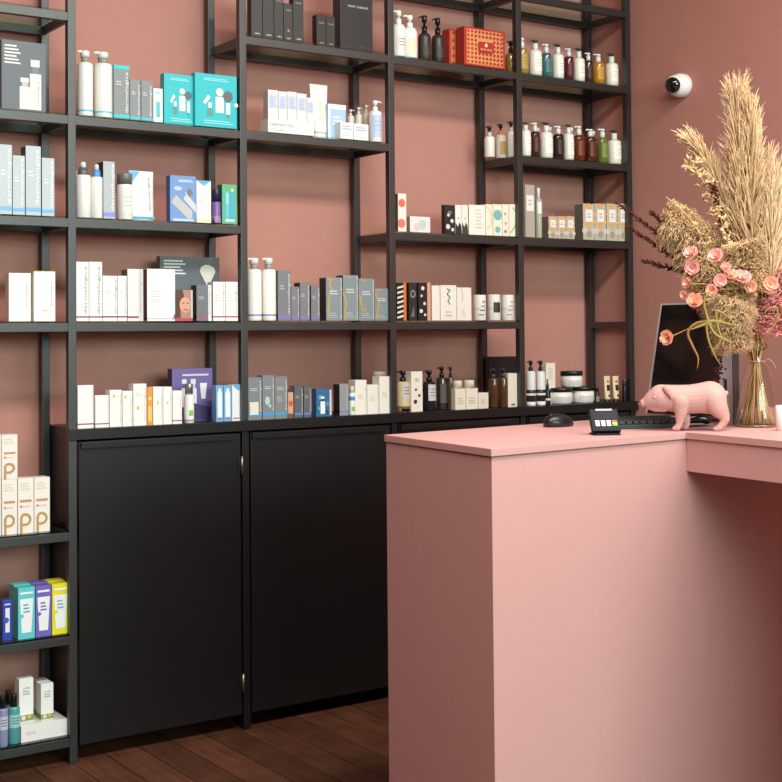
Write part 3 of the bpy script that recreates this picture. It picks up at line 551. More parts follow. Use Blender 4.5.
bottle(4, 379.5, 13, 371.5, 378, 'pale frosted bottle standing behind the plain cream cartons', (196, 186, 168), (206, 200, 190), style='cap', y=.1)

# ---- fourth bay, L0: pumps and red gift boxes
for uc, w, vt, vs, n in ((399, 10, 10.5, 24, 'white pump bottle with grey print, half behind the third post'),):
    bottle(0, uc, w+4, vt, vs, n, (240, 238, 232), (244, 242, 238), None, 'pump', lab=(.2, .65, (225, 224, 222), .9, (120, 120, 124)), y=.014, round_=.35)
bottle(0, 410.2, 15, 15.3, 27.5, 'white pump bottle with a cream label beside two black ones', (240, 238, 232), (244, 242, 238), None, 'pump', lab=(.2, .6, (244, 224, 196), 1.0), y=.014, round_=.35)
for uc, vt, vs, n in ((424.8, 15.6, 33, 'black pump bottle beside the white pumps'), (438.2, 18, 35, 'black pump bottle next to the red gift box')):
    bottle(0, uc, 13, vt, vs, n, (52, 44, 40), (24, 22, 21), None, 'pump', y=.014, round_=.35, group='black pump bottles', lab=(.15, .55, (62, 52, 47), .9))
RED = (176, 42, 34); ORG = (222, 146, 92)
def red_pr():
    p = [('r', .06, .05, .95, .95, ORG)]
    for i in range(10):
        for j in range(8):
            if 3 <= i <= 6 and 3 <= j <= 5: continue
            p.append(('d', .1+i*.088, .11+j*.112, .026, RED))
    return p+[('r', .33, .38, .68, .64, RED), ('t', 'RITUALS', .37, .64, .42, .47, (240, 200, 160)), ('d', .5, .56, .035, (240, 215, 180))]
carton(0, 464, 505, 29, RED, 'red gift box with a gold lattice pattern and emblem on the top shelf', red_pr(), d=.045, y=.014, name='gift_box', cat='gift box', group='red gift boxes')
carton(0, 449, 463, 29.5, RED, 'red gift box mostly hidden behind its patterned twin', [('r', .1, .05, .9, .95, (206, 110, 70))]+[('d', .3+.4*(i % 2), .1+.1*i, .1, RED) for i in range(9)], d=.045, y=.075, name='gift_box', cat='gift box', group='red gift boxes')
bottle(0, 511.5, 11.5, 41, 53, 'amber pump bottle between the red gift box and the fourth post', (150, 112, 52), (26, 22, 20), None, 'pump', mat=liquid((150, 112, 52)), y=.03, round_=.3)
# ---- fourth bay, L2
carton(2, 398, 406.4, 193.5, (236, 226, 216), 'tall white carton with coral dots alone beside the third post', [('d', .45, .75, .42, (222, 110, 92)), ('d', .4, .22, .46, (226, 120, 100)), ('s', (96, 84, 76))], d=.02, y=.02)
carton(2, 410, 430.4, 216.6, (226, 224, 220), 'small square white carton with a pale blue motif standing apart', [('d', .6, .5, .2, (190, 205, 210)), ('d', .35, .35, .16, (214, 202, 200)), ('s', (150, 140, 132))], d=.03, y=.02)
pt = [('d', .3, .25, .2, (225, 220, 214)), ('d', .7, .45, .16, (225, 220, 214)), ('d', .35, .65, .14, (210, 205, 198)), ('d', .75, .15, .14, (230, 225, 218))]
carton(2, 444.8, 455, 205, (34, 32, 31), 'black carton with white leaf shapes on the fourth bay shelf', pt+[('l', .3, .7, .7, .8, 2, (150, 146, 140))], d=.022, y=.02)
for a, b, n, c in ((455.3, 461.8, 'left', (40, 38, 38)), (462.1, 468, 'right', (60, 58, 56))):
    carton(2, a, b, 205, (236, 230, 222), 'slim white carton with black leaf shapes at its foot, %s of two' % n, [('poly', [(0, 0), (1, 0), (.9, .3), (.6, .42), (.4, .25), (0, .4)], c), ('d', .5, .55, .12, (150, 146, 142))], d=.045, y=.02, group='slim white leaf cartons')
carton(2, 469, 485.4, 205, (240, 234, 224), 'white carton with faint grey print before the colourful cartons', [('l', .4, .8, .2, .9, 6, (214, 208, 200)), ('s', (206, 196, 180))], d=.045, y=.02)
for a, b, n, cc, cv in ((485.8, 492.8, 'yellow', (232, 200, 110), [(.1, .95), (.8, .7), (.9, .4), (.2, .2)]), (493.2, 502, 'teal', (120, 182, 186), None), (502.4, 508.8, 'pink', (226, 150, 140), None), (509.2, 518, 'green', (160, 184, 96), [(.1, .1), (.6, .3), (.9, .7), (.4, .9)])):
    pr = [('curve', cv, .12, cc)] if cv else [('d', .5, .66, .48, cc), ('d', .5, .2, .3, cc)] if n == 'teal' else [('d', .45, .15, .2, (200, 70, 70)), ('d', .5, .4, .2, cc), ('d', .4, .7, .2, cc)]
    carton(2, a, b, 204.3, (240, 232, 214), 'narrow cream carton with a %s botanical pattern on the fourth bay shelf' % n, pr, d=.045, y=.02, group='cream botanical cartons')
# ---- fourth bay, L3
zig = [('poly', [(0, z), (1, z+.05), (1, z+.1), (0, z+.05)], (230, 226, 218)) for z in (.05, .18, .31, .44, .57, .7, .83)]
for a, b, n, c0, pr in ((397, 403.4, 'black and white zigzag carton beside the third post', (28, 26, 25), zig), (403.6, 406.4, 'thin orange carton edge beside the zigzag carton', (214, 120, 50), []), (409, 416.8, 'black carton with a pale oval swirl', (40, 38, 37), [('d', .5, .7, .36, 1.2, (130, 126, 122)), ('d', .5, .7, .2, 1.2, (50, 48, 46)), ('poly', [(.2, .1), (.6, .4), (.7, .1)], (110, 106, 102))]), (418.4, 427, 'black carton with white animal spots', (28, 26, 26), pt+[('d', .5, .85, .2, (226, 222, 216))]), (427.3, 430.6, 'thin salmon pink carton beside the spotted one', (224, 160, 142), [])):
    carton(3, a, b, 282.6, c0, n, pr, d=.045, y=.02)
for a, b, vt, n, pr in ((431.8, 440, 285.6, 'white carton with a cream spine, first of the white trio', []), (440.4, 456.6, 285.2, 'broad white carton with a green serpent line, middle of the trio', [('curve', [(.4, .9), (.6, .85), (.4, .75), (.6, .65), (.45, .55), (.6, .45)], .06, (60, 120, 100)), ('l', .3, .7, .1, .3, 2, (190, 200, 200))]), (457, 471.4, 287.5, 'white carton with a bent grey twig, right of the trio', [('curve', [(.3, .95), (.4, .75), (.35, .55)], .04, (170, 165, 160)), ('l', .3, .6, .1, .35, 3, (214, 210, 205))])):
    carton(3, a, b, vt, (238, 232, 224), n, pr+[('s', (214, 204, 192))], d=.045, y=.02, group='white cartons, middle of the fourth bay')
for i, (uc, vt, n) in enumerate(((478.6, 295, 'white candle jar with dark specks, left of three'), (493, 294.6, 'white candle jar with a dark medallion, middle of three'), (506.6, 295, 'white candle jar with grey wisps, right of three'))):
    x, w, H, zb = size_at(3, uc, 13, vt, .05); r = w/2
    o = root('candle_jar', (x, .02+r, zb), n, 'candle', 'white candle jars'); m = MB(); m.lathe([(r*.97, 0), (r, .002), (r, H*.4, M((214, 210, 204), .4)), (r, H*.5, None), (r, H-.002), (r*.97, H), (r*.9, H), (r*.9, H-.004), (0, H-.004)], M((232, 228, 222), .4), 22)
    if i == 1: m.lathe([(r+.0005, H*.3), (r+.0005, H*.7)], M((50, 48, 48), .5), 8, a0=-2.3, a1=-1.1)
    if i != 1:
        for q in range(4): m.lathe([(r+.0005, H*(.2+.17*q)), (r+.0005, H*(.24+.17*q))], M((150, 146, 142) if i else (90, 86, 84), .5), 8, a0=-2.4+.2*q, a1=-1.5+.1*q)
    m.build('jar_body', o)
    k = MB(); k.tube([(0, 0, H-.004), (.001, 0, H+.004)], .0008, M((60, 56, 52), .8), 6); k.build('wick', o)

# ---- fourth bay, L4
carton(4, 490, 517, 356.5, (24, 23, 23), 'big plain black box leaning behind the brown bottles', [], d=.03, y=.18, name='gift_box', cat='box')
bottle(4, 403.4, 14, 370.6, 381.5, 'cream bottle with a black pump and a dark medallion beside the third post', (214, 194, 150), BLACK, None, 'pump', lab=(.45, .95, (200, 198, 196), .7, (60, 56, 54)), y=.012, round_=.3, bands=[(.02, .2, (120, 92, 60))])
carton(4, 411.2, 422.6, 371.6, (238, 230, 218), 'white carton with black flower print between cream and black bottles', [('d', .35, .25, .16, (60, 56, 54)), ('d', .7, .4, .12, (90, 84, 80)), ('d', .4, .55, .1, (70, 66, 62)), ('l', .3, .7, .75, .85, 2, (170, 164, 156))], d=.045, y=.02)
bottle(4, 429.6, 13.5, 370, 381.5, 'black pump bottle with a pale oval label', (30, 29, 29), BLACK, None, 'pump', lab=(.35, .9, (198, 200, 204), .75, (90, 92, 96)), y=.012, round_=.3)
bottle(4, 442, 11, 366.6, 377, 'smoky dark bottle with a black pump behind the pale label bottle', (62, 58, 54), BLACK, None, 'pump', lab=(.2, .8, (84, 80, 75), .9), y=.05, mat=liquid((58, 54, 50)))
bottle(4, 450.6, 7, 366.6, 377, 'slim olive glass bottle with a black pump', (84, 78, 60), BLACK, None, 'pump', y=.035, mat=liquid((84, 78, 58)))
def topped(u0, u1, vt, vc, label):
    """cream carton with a slightly narrower lid block"""
    o, zt = carton(4, u0, u1, vc, (232, 222, 204), label, [('l', .2, .8, .25, .6, 3, (196, 186, 170))], d=.036, y=.012, group='cream cartons with round lids')
    m = MB(); w = on_y(u1, vt, .012).x-on_y(u0, vt, .012).x; h = on_y((u0+u1)/2, vt, .03).z-zt
    m.lathe([(w*.36, 0), (w*.36, h*.9), (w*.33, h), (0, h)], M((222, 212, 192), .4), 18, (0, .018, zt-o.location.z)); l = m.build('lid', o)
topped(455.2, 465.8, 380.5, 388.8, 'cream jar carton with a round lid, left of two'); topped(466.2, 478, 380, 388.2, 'cream jar carton with a round lid, right of two')
carton(4, 478.4, 488.6, 392.7, (228, 218, 202), 'small low cream carton before the brown bottles', [('l', .25, .75, .3, .6, 3, (190, 180, 165))], d=.036, y=.012)
for uc, vt, vs, n in ((493.8, 368.5, 377.5, 'left'), (503.4, 368, 377.2, 'right')):
    bottle(4, uc, 9.5, vt, vs, 'clear brown bottle with a dark pump, %s of two before the big black box' % n, (92, 58, 36), (40, 38, 40), (60, 60, 66), 'pump', mat=liquid((96, 62, 40)), y=.02, round_=.12, group='brown bottles')
carton(4, 508, 518.2, 373.3, (234, 224, 206), 'tall cream carton left of the fourth post', [('r', .3, .04, .7, .1, (120, 110, 98)), ('s', (206, 194, 174))], d=.045, y=.02)

# ---- fifth bay, L0, L1: hand wash bottles
SIL = (226, 226, 224); CH = M((70, 66, 62), .3, .3)
def wash(l, uc, w, vt, vs, n, col, cap=None, mat=None, y=.03, lab=None):
    w *= 1.1
    return bottle(l, uc, w, vt, vs, n, col, cap or CH, SIL, 'pump', mat=mat, lab=lab or (.2, .75, tuple(min(255, int(c*1.05)+4) for c in col), .8, tuple(int(c*.75) for c in col)), y=y, round_=.22, group='hand wash bottles', tall=True)
CRM = (236, 230, 218)
for uc, w, vt, vs, n, c, mt in ((522.5, 11, 38, 48, 'gold tinted hand wash bottle, half behind the fourth post', (176, 140, 70), 1), (536, 12, 40, 50, 'cream hand wash bottle, first whole one on the upper right shelf', CRM, 0), (547, 9.8, 44, 53, 'teal hand wash bottle on the upper right shelf', (60, 112, 116), 1), (558.6, 10.6, 44, 54, 'cream hand wash bottle between teal and maroon ones', CRM, 0), (569.4, 9.2, 48.5, 56.5, 'maroon hand wash bottle on the upper right shelf', (92, 28, 40), 1), (579.6, 10.6, 48, 58, 'cream hand wash bottle right of the maroon one', CRM, 0), (589, 8.6, 52.8, 60.5, 'dark brown hand wash bottle on the upper right shelf', (58, 34, 24), 1), (599, 11, 54, 62, 'amber yellow hand wash bottle on the upper right shelf', (200, 138, 36), 1), (612.5, 12, 53.3, 63, 'cream hand wash bottle at the right end of the upper shelf', CRM, 0)):
    wash(0, uc, w, vt, vs, n, c, mat=liquid(c) if mt else None, cap=M((236, 236, 234), .3) if mt else CH)
BRN = (72, 30, 18)
for uc, w, vt, vs, n, c, mt in ((526.2, 9.5, 122.4, 130, 'cream hand wash bottle right beside the fourth post, lower wash shelf', CRM, 0), (535.6, 9.4, 122.8, 131.5, 'deep brown hand wash bottle, first from the fourth post', BRN, 1), (547, 11.8, 122.3, 132, 'cream hand wash bottle between two dark ones, lower wash shelf', CRM, 0), (559, 10.2, 126, 134, 'near black hand wash bottle on the lower wash shelf', (44, 26, 22), 1), (569.2, 9.6, 124.5, 133.5, 'cream hand wash bottle before the red-brown pair', CRM, 0), (579.6, 10.6, 126, 135, 'red-brown hand wash bottle, left of the pair', (110, 44, 20), 1), (591.2, 11, 129.2, 136.5, 'red-brown hand wash bottle, right of the pair beside the green one', (88, 34, 22), 1), (603.2, 10.6, 128.8, 137.5, 'olive green hand wash bottle on the lower wash shelf', (116, 124, 58), 1), (615.2, 12.4, 130, 140, 'cream hand wash bottle at the right end of the lower wash shelf', CRM, 0)):
    wash(1, uc, w, vt, vs, n, c, mat=liquid(c) if mt else None, cap=M((236, 236, 234), .3) if mt else CH)
for uc, w, vt, vs, n, c, cp in ((490, 10.5, 126, 136, 'cream bottle with a black pump at the left edge of the lower wash shelf', CRM, None), (501.2, 10.4, 124, 134.5, 'pale bottle with a gold label and copper collar, left of the fourth post', (226, 218, 204), 1), (511.5, 9.5, 121.5, 131, 'cream bottle partly behind the fourth post on the lower wash shelf', CRM, None)):
    bottle(1, uc, w, vt, vs, n, c, BLACK, (196, 140, 60) if cp else (205, 205, 205), 'pump', lab=(.15, .7, (196, 160, 90), .8) if cp else None, y=.125, round_=.22, group='hand wash bottles')
for uc, vt, vs, n, c in ((541.5, 130, 137, 'left', (200, 190, 175)), (553.5, 129, 137, 'second', (190, 180, 165)), (575, 129.5, 138, 'third', (120, 60, 30)), (597, 133, 141, 'right', (120, 60, 40))):
    bottle(1, uc-3, 9, vt-2, vs, 'back row bottle of the lower wash shelf, only its top showing, '+n+' of four', c, (225, 225, 223), SIL, 'pump', y=.14, round_=.22, group='back row hand wash bottles')
# ---- fifth bay, L2
GRG = (176, 166, 152)
carton(2, 525.2, 534.6, 184.8, GRG, 'tall taupe carton with a white label beside the fourth post', [('r', .12, .5, .9, .8, (234, 230, 226)), ('l', .3, .7, .6, .74, 2, (190, 186, 180))], d=.04, y=.022)
bottle(2, 538.6, 7, 188, 199, 'slim grey-green bottle with a white cap beside the tall taupe carton', (176, 176, 162), WHITE, style='cap', lab=(.62, .92, (232, 230, 226), 1.0), y=.022, capw=.5, round_=.08)
def cells_pr(two=False):
    p = [('d', .5, .93, .2, (222, 166, 90)), ('d', .12, .72, .14, (222, 178, 130)), ('d', .88, .72, .14, (222, 178, 130))]
    p += [('d', .5, .42, .2, (222, 166, 90)), ('d', .1, .25, .2, (206, 196, 180)), ('d', .9, .25, .2, (206, 196, 180)), ('d', .5, .16, .22, (160, 150, 136)), ('d', .1, .5, .12, (226, 180, 120)), ('d', .9, .5, .12, (226, 180, 120))]
    return p+[('r', .2, .5, .8, .84, (236, 232, 230)), ('l', .35, .65, .6, .76, 2, (180, 176, 170))]
for a, b, n in ((548.6, 557.2, 'left'), (557.5, 566, 'middle'), (566.3, 574.6, 'right')):
    carton(2, a, b, 216.4, (190, 180, 164), 'small taupe patterned carton with a white label, %s of the low three' % n, [('s', (110, 104, 92))]+cells_pr(), d=.04, y=.022, group='low taupe patterned cartons')
for a, b, n in ((583, 594.6, 'first'), (594.9, 606, 'second'), (606.6, 617.6, 'third'), (617.9, 628.8, 'fourth')):
    carton(2, a, b, 203.8, (190, 180, 164), 'taller taupe patterned carton with a white label, %s of the row of four' % n, [('s', (104, 98, 86))]+cells_pr(), d=.05, y=.022, group='tall taupe patterned cartons')
# ---- fifth bay, L4
for uc, n in ((531.2, 'left'), (541, 'right')):
    o = bottle(4, uc, 9.6, 360.6, 371, 'white pump bottle with black brushwork at its foot, %s of two' % n, (226, 226, 224), BLACK, None, 'pump', bands=[(.04, .12, (230, 230, 228)), (.12, .3, (30, 30, 30)), (.3, .36, (220, 220, 218)), (.36, .46, (34, 33, 33))], y=.012, round_=.1, group='black and white pump bottles')
carton(4, 546, 555.4, 363, (236, 226, 212), 'cream carton standing behind the black dropper bottle', [('l', .25, .75, .6, .9, 5, (206, 196, 182))], d=.04, y=.07)
bottle(4, 547.8, 6.2, 379, 389, 'slim black dropper bottle with a white band', (26, 25, 25), BLACK, style='dropper', bands=[(.3, .42, (226, 222, 216))], y=.012)
zt, jx, jy = jar(4, 561.5, 26, 387.6, 391.8, 'white jar with a black lid, bottom left of the stack of three', (234, 230, 224), (28, 27, 27), y=.02, group='white jars with black lids', lab=(206, 202, 196))
jar(4, 584, 25, 386.6, 390.6, 'white jar with a black lid, bottom right of the stack of three', (234, 230, 224), (28, 27, 27), y=.02, group='white jars with black lids', lab=(206, 202, 196))
jar(4, 573, 22.5, 371, 375.6, 'white jar with a black lid resting on top of two others', (234, 230, 224), (28, 27, 27), y=.026, group='white jars with black lids', base=zt+.0006, lab=(206, 202, 196))
bottle(4, 597, 5.4, 387.5, 391.5, 'tiny black bottle right of the jar stack', (34, 34, 36), BLACK, style='cap', lab=(.1, .6, (120, 126, 130), .9), y=.012, capw=.8)
for a, b, n in ((602.6, 610.8, 'left'), (611.2, 619.4, 'right')):
    tube_(4, a, b, 376, 'cream tube with a black medallion standing on its black cap, %s of two' % n, (222, 202, 160), (24, 22, 22), y=.012, group='cream tubes', capfrac=.1, prints=[(.22, .38, .82, .62, (36, 34, 33)), (.3, .74, .75, .8, (90, 80, 66)), (.4, .12, .75, .2, (40, 36, 34))])
for uc, n in ((624.6, 'left'), (630.2, 'right')):
    bottle(4, uc, 4.6, 379.5, 386, 'slim glossy black bottle beside the last post, %s of two' % n, (22, 22, 24), M((60, 62, 66), .2), style='cap', y=.012, capw=.95, group='slim black bottles')

# ------------------------------------------------------------------ things on the counter
def on_counter(u, v): return on_z(u, v, ZC)
# computer mouse
p = on_counter(558.5, 426.5); k = depth(p)/F
mo = root('computer_mouse', p, 'black computer mouse lying at the back of the pink counter top', 'mouse', None, CA)
m = MB(); n = 24; L_, W_, H_ = 19.5*k, .03, 13*k; vs = []; zs = [(0, .9), (.12, 1), (.45, .96), (.75, .78), (.93, .48), (1, .12)]
for z, s_ in zs:
    for i in range(n):
        a = 2*math.pi*i/n; vs.append((L_*s_*math.cos(a)*(1 if math.cos(a) > 0 else .95)-L_*.12*z, W_*s_*math.sin(a), H_*z))
m.mesh(vs, [(j*n+i, j*n+(i+1) % n, (j+1)*n+(i+1) % n, (j+1)*n+i) for j in range(5) for i in range(n)]+[tuple(range(n-1, -1, -1)), tuple(5*n+i for i in range(n))], M((22, 22, 24), .35)); m.build('mouse_shell', mo)
m = MB(); m.lathe([(.006, -.003), (.007, 0), (.006, .003)], M((60, 60, 62), .4), 12, (-L_*.5, 0, H_*.82), axis='y'); m.build('scroll_wheel', mo)
# card terminal on its stand
p = on_counter(607.5, 435.4); k = depth(p)/F
te = root('card_terminal', p, 'black card payment terminal with lit keypad keys standing on the counter edge', 'card terminal', None, -.5)
BT = M((20, 21, 24), .6, 0, .25); W = 29*k; tilt = .95
def tilted(mb, name, parent=te, off=(0, .006, .008)):
    R_ = Matrix.Rotation(tilt, 4, 'X'); mb.v = [tuple(R_ @ Vector(q)+Vector(off)) for q in mb.v]; return mb.build(name, parent)
m = MB(); Ht = 26*k; m.box(-W/2, W/2, 0, Ht, -.012, .006, BT, .003); tilted(m, 'terminal_body')
m = MB(); m.box(-W*.46, W*.46, -.003, .052, 0, .0045, BT, .0015); m.box(-W*.3, W*.3, .03, .05, .003, .045, BT, .002); m.build('stand', te)
m = MB(); m.box(-W*.38, W*.38, Ht*.52, Ht*.86, .006, .0066, M((14, 16, 26), .5, 0, .2)); tilted(m, 'screen')
m = MB(); m.box(-W*.3, W*.3, Ht*.88, Ht*.98, .006, .0085, M((130, 132, 136), .3), .001); tilted(m, 'card_slot_trim')
for i, cx in enumerate((-.3, -.1, .1)):
    for j in range(3):
        m = MB(); m.box(W*(cx-.075), W*(cx+.075), Ht*(.2+.09*j), Ht*(.2+.09*j+.075), .006, .0082, M((205, 205, 222), .4), .0005); tilted(m, 'key')
for j, c in enumerate(((60, 180, 70), (235, 200, 50), (220, 60, 40))):
    m = MB(); m.box(W*.225, W*.395, Ht*(.2+.09*j), Ht*(.2+.09*j+.075), .006, .0082, M(c, .4), .0005); o = tilted(m, 'key'); o['label'] = ('green key', 'yellow key', 'red key')[j]
# keyboard
p0 = on_counter(621, 429); p1 = on_counter(676, 427.6); k = depth(p0)/F
ka = math.atan2(-.57, .82)+.22
kb = root('keyboard', on_counter(618, 429.6), 'black computer keyboard seen edge on behind the card terminal and pig', 'keyboard', None, ka)
m = MB(); KW, KD = .19, .1; m.box(0, KW, 0, KD, 0, .012, M((20, 20, 21), .45), .002)
m.v = [(x, y, z+ (y*.12 if z > .006 else 0)) for x, y, z in m.v]; m.build('case', kb)
m = MB(); km = M((34, 34, 36), .5)
for r_ in range(4):
    for c_ in range(9):
        x0 = .007+c_*.0198; y0 = .006+r_*.0215; m.box(x0, x0+.0165, y0, y0+.0175, .012+y0*.12, .021+y0*.12, km, .0015)
o = m.build('keys', kb); o['kind'] = 'stuff'
# little desk phone / scanner behind the pig
p = on_counter(700.5, 427.5); k = depth(p)/F
ph = root('barcode_scanner', p, 'small glossy black hand scanner lying behind the pink pig', 'scanner', None, -.5)
m = MB(); m.box(-13*k, 12*k, 0, .05, 0, .004, M((18, 18, 19), .3), .0015); m.build('rest', ph)
m = MB(); m.tube([(-13*k, .02, .017), (-8*k, .02, .021), (4*k, .02, .023), (11*k, .02, .018), (13*k, .02, .014)], [.008, .0115, .0125, .012, .007], M((20, 20, 22), .15), 14); m.build('handset', ph)
# monitor
pb = on_counter(668, 421.5)
def mon():
    az = YAW+.215          # view azimuth there
    base = on_counter(683, 423.5); dp = depth(base)
    ro = math.radians(84)
    base = on_counter(683.5, 422.5)+Vector((.03, .03, 0)); dp = depth(base); kk = dp/F
    o = root('monitor', base, 'black touch screen monitor with a silver edge tilted back behind the pig', 'monitor', None, -ro)
    W_ = 76*kk/abs(math.cos(ro-az)*0+math.sin(ro)*math.sin(az)+math.cos(ro)*math.cos(az)); z0 = .018; H_ = .30-z0
    H_ = 119*kk/math.cos(.235)-z0-.012
    R_ = Matrix.Rotation(-.235, 4, 'X')
    def tl(mb, name, par=o): mb.v = [tuple(R_ @ Vector(q)+Vector((0, .0, z0))) for q in mb.v]; return mb.build(name, par)
    x0, x1 = -W_/2, W_/2
    m = MB(); m.box(x0, x1, 0, .022, 0, H_+.012, M((176, 176, 178), .35, .2), .003); tl(m, 'housing')
    m = MB(); m.box(x0+.009, x1-.009, -.0012, .001, .0005, H_+.007, M((10, 10, 12), .08, 0, .5)); tl(m, 'screen')
    m = MB(); m.box(-.06, .06, -.02, .1, 0, .008, M((30, 30, 32), .35), .002); m.tube([(0, .06, .006), (0, .06, .06), (0, .035, .1)], .012, M((30, 30, 32), .35), 12); m.build('stand', o)
    return o
monitor = mon()
# grey computer tower behind the vase
b0 = on_counter(728.5, 425.2)
ct = root('computer_tower', b0, 'pale grey upright computer housing with a dark slot behind the vase', 'computer', None, -.88)
k = depth(b0)/F; m = MB(); GM = M((160, 142, 144), .45)
m.box(-8.5*k, 4.5*k, 0, .16, 0, 98*k, GM, .002); m.build('housing', ct)
m = MB(); m.box(-4*k, -.8*k, -.0008, .002, 26*k, 46*k, M((16, 15, 16), .5), .0004); m.build('slot', ct)
m = MB(); m.box(5*k, 11*k, .004, .14, 0, 94*k, M((120, 112, 114), .3, .3), .002); m.build('side_cover', ct)
# candle glass
p = on_counter(785, 430.5); k = depth(p)/F
cg = root('candle_glass', p, 'small white candle glass at the right frame edge beside the vase', 'candle')
m = MB(); m.lathe([(8*k, 0), (8.6*k, .002), (9*k, 25*k), (8.3*k, 25*k), (8.1*k, 18*k), (0, 18*k)], M((232, 222, 220), .25, coat=.5), 24); m.build('glass_body', cg)
m = MB(); m.tube([(0, 0, 18*k), (.0005, 0, 21.5*k)], .0009, M((70, 64, 58), .8), 6); m.build('wick', cg)

# ------------------------------------------------------------------ the pink pig
pg_c = (on_counter(677, 430.5)+on_counter(717, 431))/2; pg_c.z = ZC
PK = depth(pg_c)/F
def pig():
    o = root('pig_figurine', pg_c, 'pale pink pig figurine standing on the counter corner facing left', 'figurine', None, -.74)
    bm = bmesh.new()
    def ball(u, v, r, y=0, sy=.86, sx=1, sz=1):
        u = 684+(u-684)*.972; ret = bmesh.ops.create_icosphere(bm, subdivisions=3, radius=1)
        for q in ret['verts']: q.co = Vector(((u-697)+q.co.x*r*sx, y+q.co.y*r*sy, (431.2-v)+q.co.z*r*sz))*PK
    def chain(pts, n=7, **kw):
        for a, b in zip(pts, pts[1:]):
            for i in range(n+1):
                t = i/n; c = [a[j]+(b[j]-a[j])*t for j in range(4)]; ball(c[0], c[1], c[2], c[3], **kw)
    chain([(711, 399, 16.6, 0), (702, 399.5, 15.2, 0), (691, 400.5, 14.6, 0), (681, 400.3, 14.2, 0), (672, 399.5, 13.4, 0), (661.5, 398.4, 12.8, 0)], 8)
    chain([(661.5, 398.2, 12.6, 0), (654, 400.5, 9.2, 0), (648, 403, 6, 0)], 7, sy=.9)
    chain([(648, 403, 5.4, 0), (643.5, 404.2, 3.9, 0)], 6)
    ball(642.2, 404.2, 4.1, 0, 1.0, .5, .95)
    chain([(650, 408.3, 3, 0), (656, 408.2, 5, 0), (664, 405.5, 8, 0)], 5)
    chain([(681, 403, 10, -6), (681, 412, 6.6, -7.5), (680, 419, 4.6, -7.8), (679, 425, 3.4, -7.8), (677, 428.4, 3.3, -7.8), (674, 429.4, 2.3, -7.8)], 6)
    chain([(683, 404, 8.6, 6), (685, 413, 5.8, 7.5), (687, 420, 4.6, 7.8), (687.5, 426, 3.6, 7.8), (686, 428.5, 3.4, 7.8), (684, 429.2, 2.4, 7.8)], 6)
    chain([(714, 401, 13, -5), (718, 409, 9.4, -7.5), (722.5, 416, 5.4, -8), (724.6, 420, 3.9, -8), (721.5, 425, 3.2, -8), (718.4, 428.6, 3.1, -8), (715, 429.6, 2.3, -8)], 6)
    chain([(716, 402, 11.6, 5), (722, 411, 8, 7.5), (726, 417, 5.4, 8), (727, 421, 4.3, 8), (724.5, 426, 3.7, 8), (722, 428.8, 3.4, 8), (720, 429.4, 2.4, 8)], 6)
    for sy in (-1, 1):   # drooping ears, swept back
        for a_, b_, r_, yy in ((664.5, 388.8, 2.6, 9.6), (666.8, 389.8, 3.6, 11.6), (669, 391.8, 3.8, 13), (670.6, 394.4, 3.2, 13.9), (671.6, 397, 2.3, 14.2), (672, 399.2, 1.4, 14.2)):
            ball(a_, b_, r_, sy*yy, .38)
        ball(655.5, 395.2, 2.6, sy*7.6, .7)
    for i in range(14):   # curled tail
        a = i/13*5.5; ball(727+1.6*i/13+1.2*math.sin(a), 395.5+1.4*math.cos(a)-1, 1.05, 1.4*math.sin(a*.8), 1)
    me = bpy.data.meshes.new('pig_body'); bm.to_mesh(me); bm.free()
    b = bpy.data.objects.new('pig_body', me); COL.objects.link(b)
    md = b.modifiers.new('r', 'REMESH'); md.mode = 'VOXEL'; md.voxel_size = .55*PK
    s_ = b.modifiers.new('s', 'SMOOTH'); s_.factor = .5; s_.iterations = 5
    dg = bpy.context.evaluated_depsgraph_get(); me2 = bpy.data.meshes.new_from_object(b.evaluated_get(dg))
    b.modifiers.clear(); b.data = me2
    for q in me2.polygons: q.use_smooth = True
    me2.materials.clear(); me2.materials.append(M((198, 152, 145), .6, 0, .3, bump=.5, scale=160)); b.parent = o
    zmin = min(v.co.z for v in me2.vertices)
    for v in me2.vertices: v.co.z -= zmin
    for sy in (-1, 1):
        m = MB(); m.lathe([(1.7*PK*math.sin(math.pi*i/8), -1.7*PK*math.cos(math.pi*i/8)) for i in range(9)], M((214, 158, 150), .35), 12, ((655.3-697)*PK, sy*8.6*PK, (431.2-397.2)*PK)); m.build('eye', o)
    m = MB()
    for sy in (-1, 1): m.lathe([(0, -.4*PK), (.8*PK, -.4*PK), (.8*PK, .1*PK), (0, .1*PK)], M((196, 134, 128), .6), 10, ((640-697)*PK, sy*1.6*PK, (431.2-404.4)*PK), axis='x')
    m.build('nostrils', o)
pig()

# ------------------------------------------------------------------ wall camera on the right wall
pc = on_x(684, 86, WALLX); dc = depth(pc)/F
cmr = root('security_camera', pc, 'white dome security camera with a black eye high on the right wall', 'camera')
WH = M((236, 234, 232), .35); R0 = .047
m = MB(); m.lathe([(R0*.92, 0), (R0, .006), (R0, .03), (R0*.93, .042), (R0*.78, .05), (0, .05)], WH, 28, axis='x'); m.v = [(-x, y, z) for x, y, z in m.v]; m.f = [f[::-1] for f in m.f]; m.build('mount', cmr)
look = (CAM-pc).normalized(); look = (look+Vector((-.55, .1, -.15))).normalized()
m = MB(); q = Vector((-.052, 0, 0)); rb = R0*.8
def sph(mb, c, r, mat, n=14, a_end=math.pi): 
    mb.lathe([(max(r*math.sin(a_end*i/n), 0), -r*math.cos(a_end*i/n)) for i in range(n+1)], mat, 22, c)
sph(m, (0, 0, 0), rb, WH); m.v = [tuple(Vector(v)+q) for v in m.v]; m.build('ball', cmr)
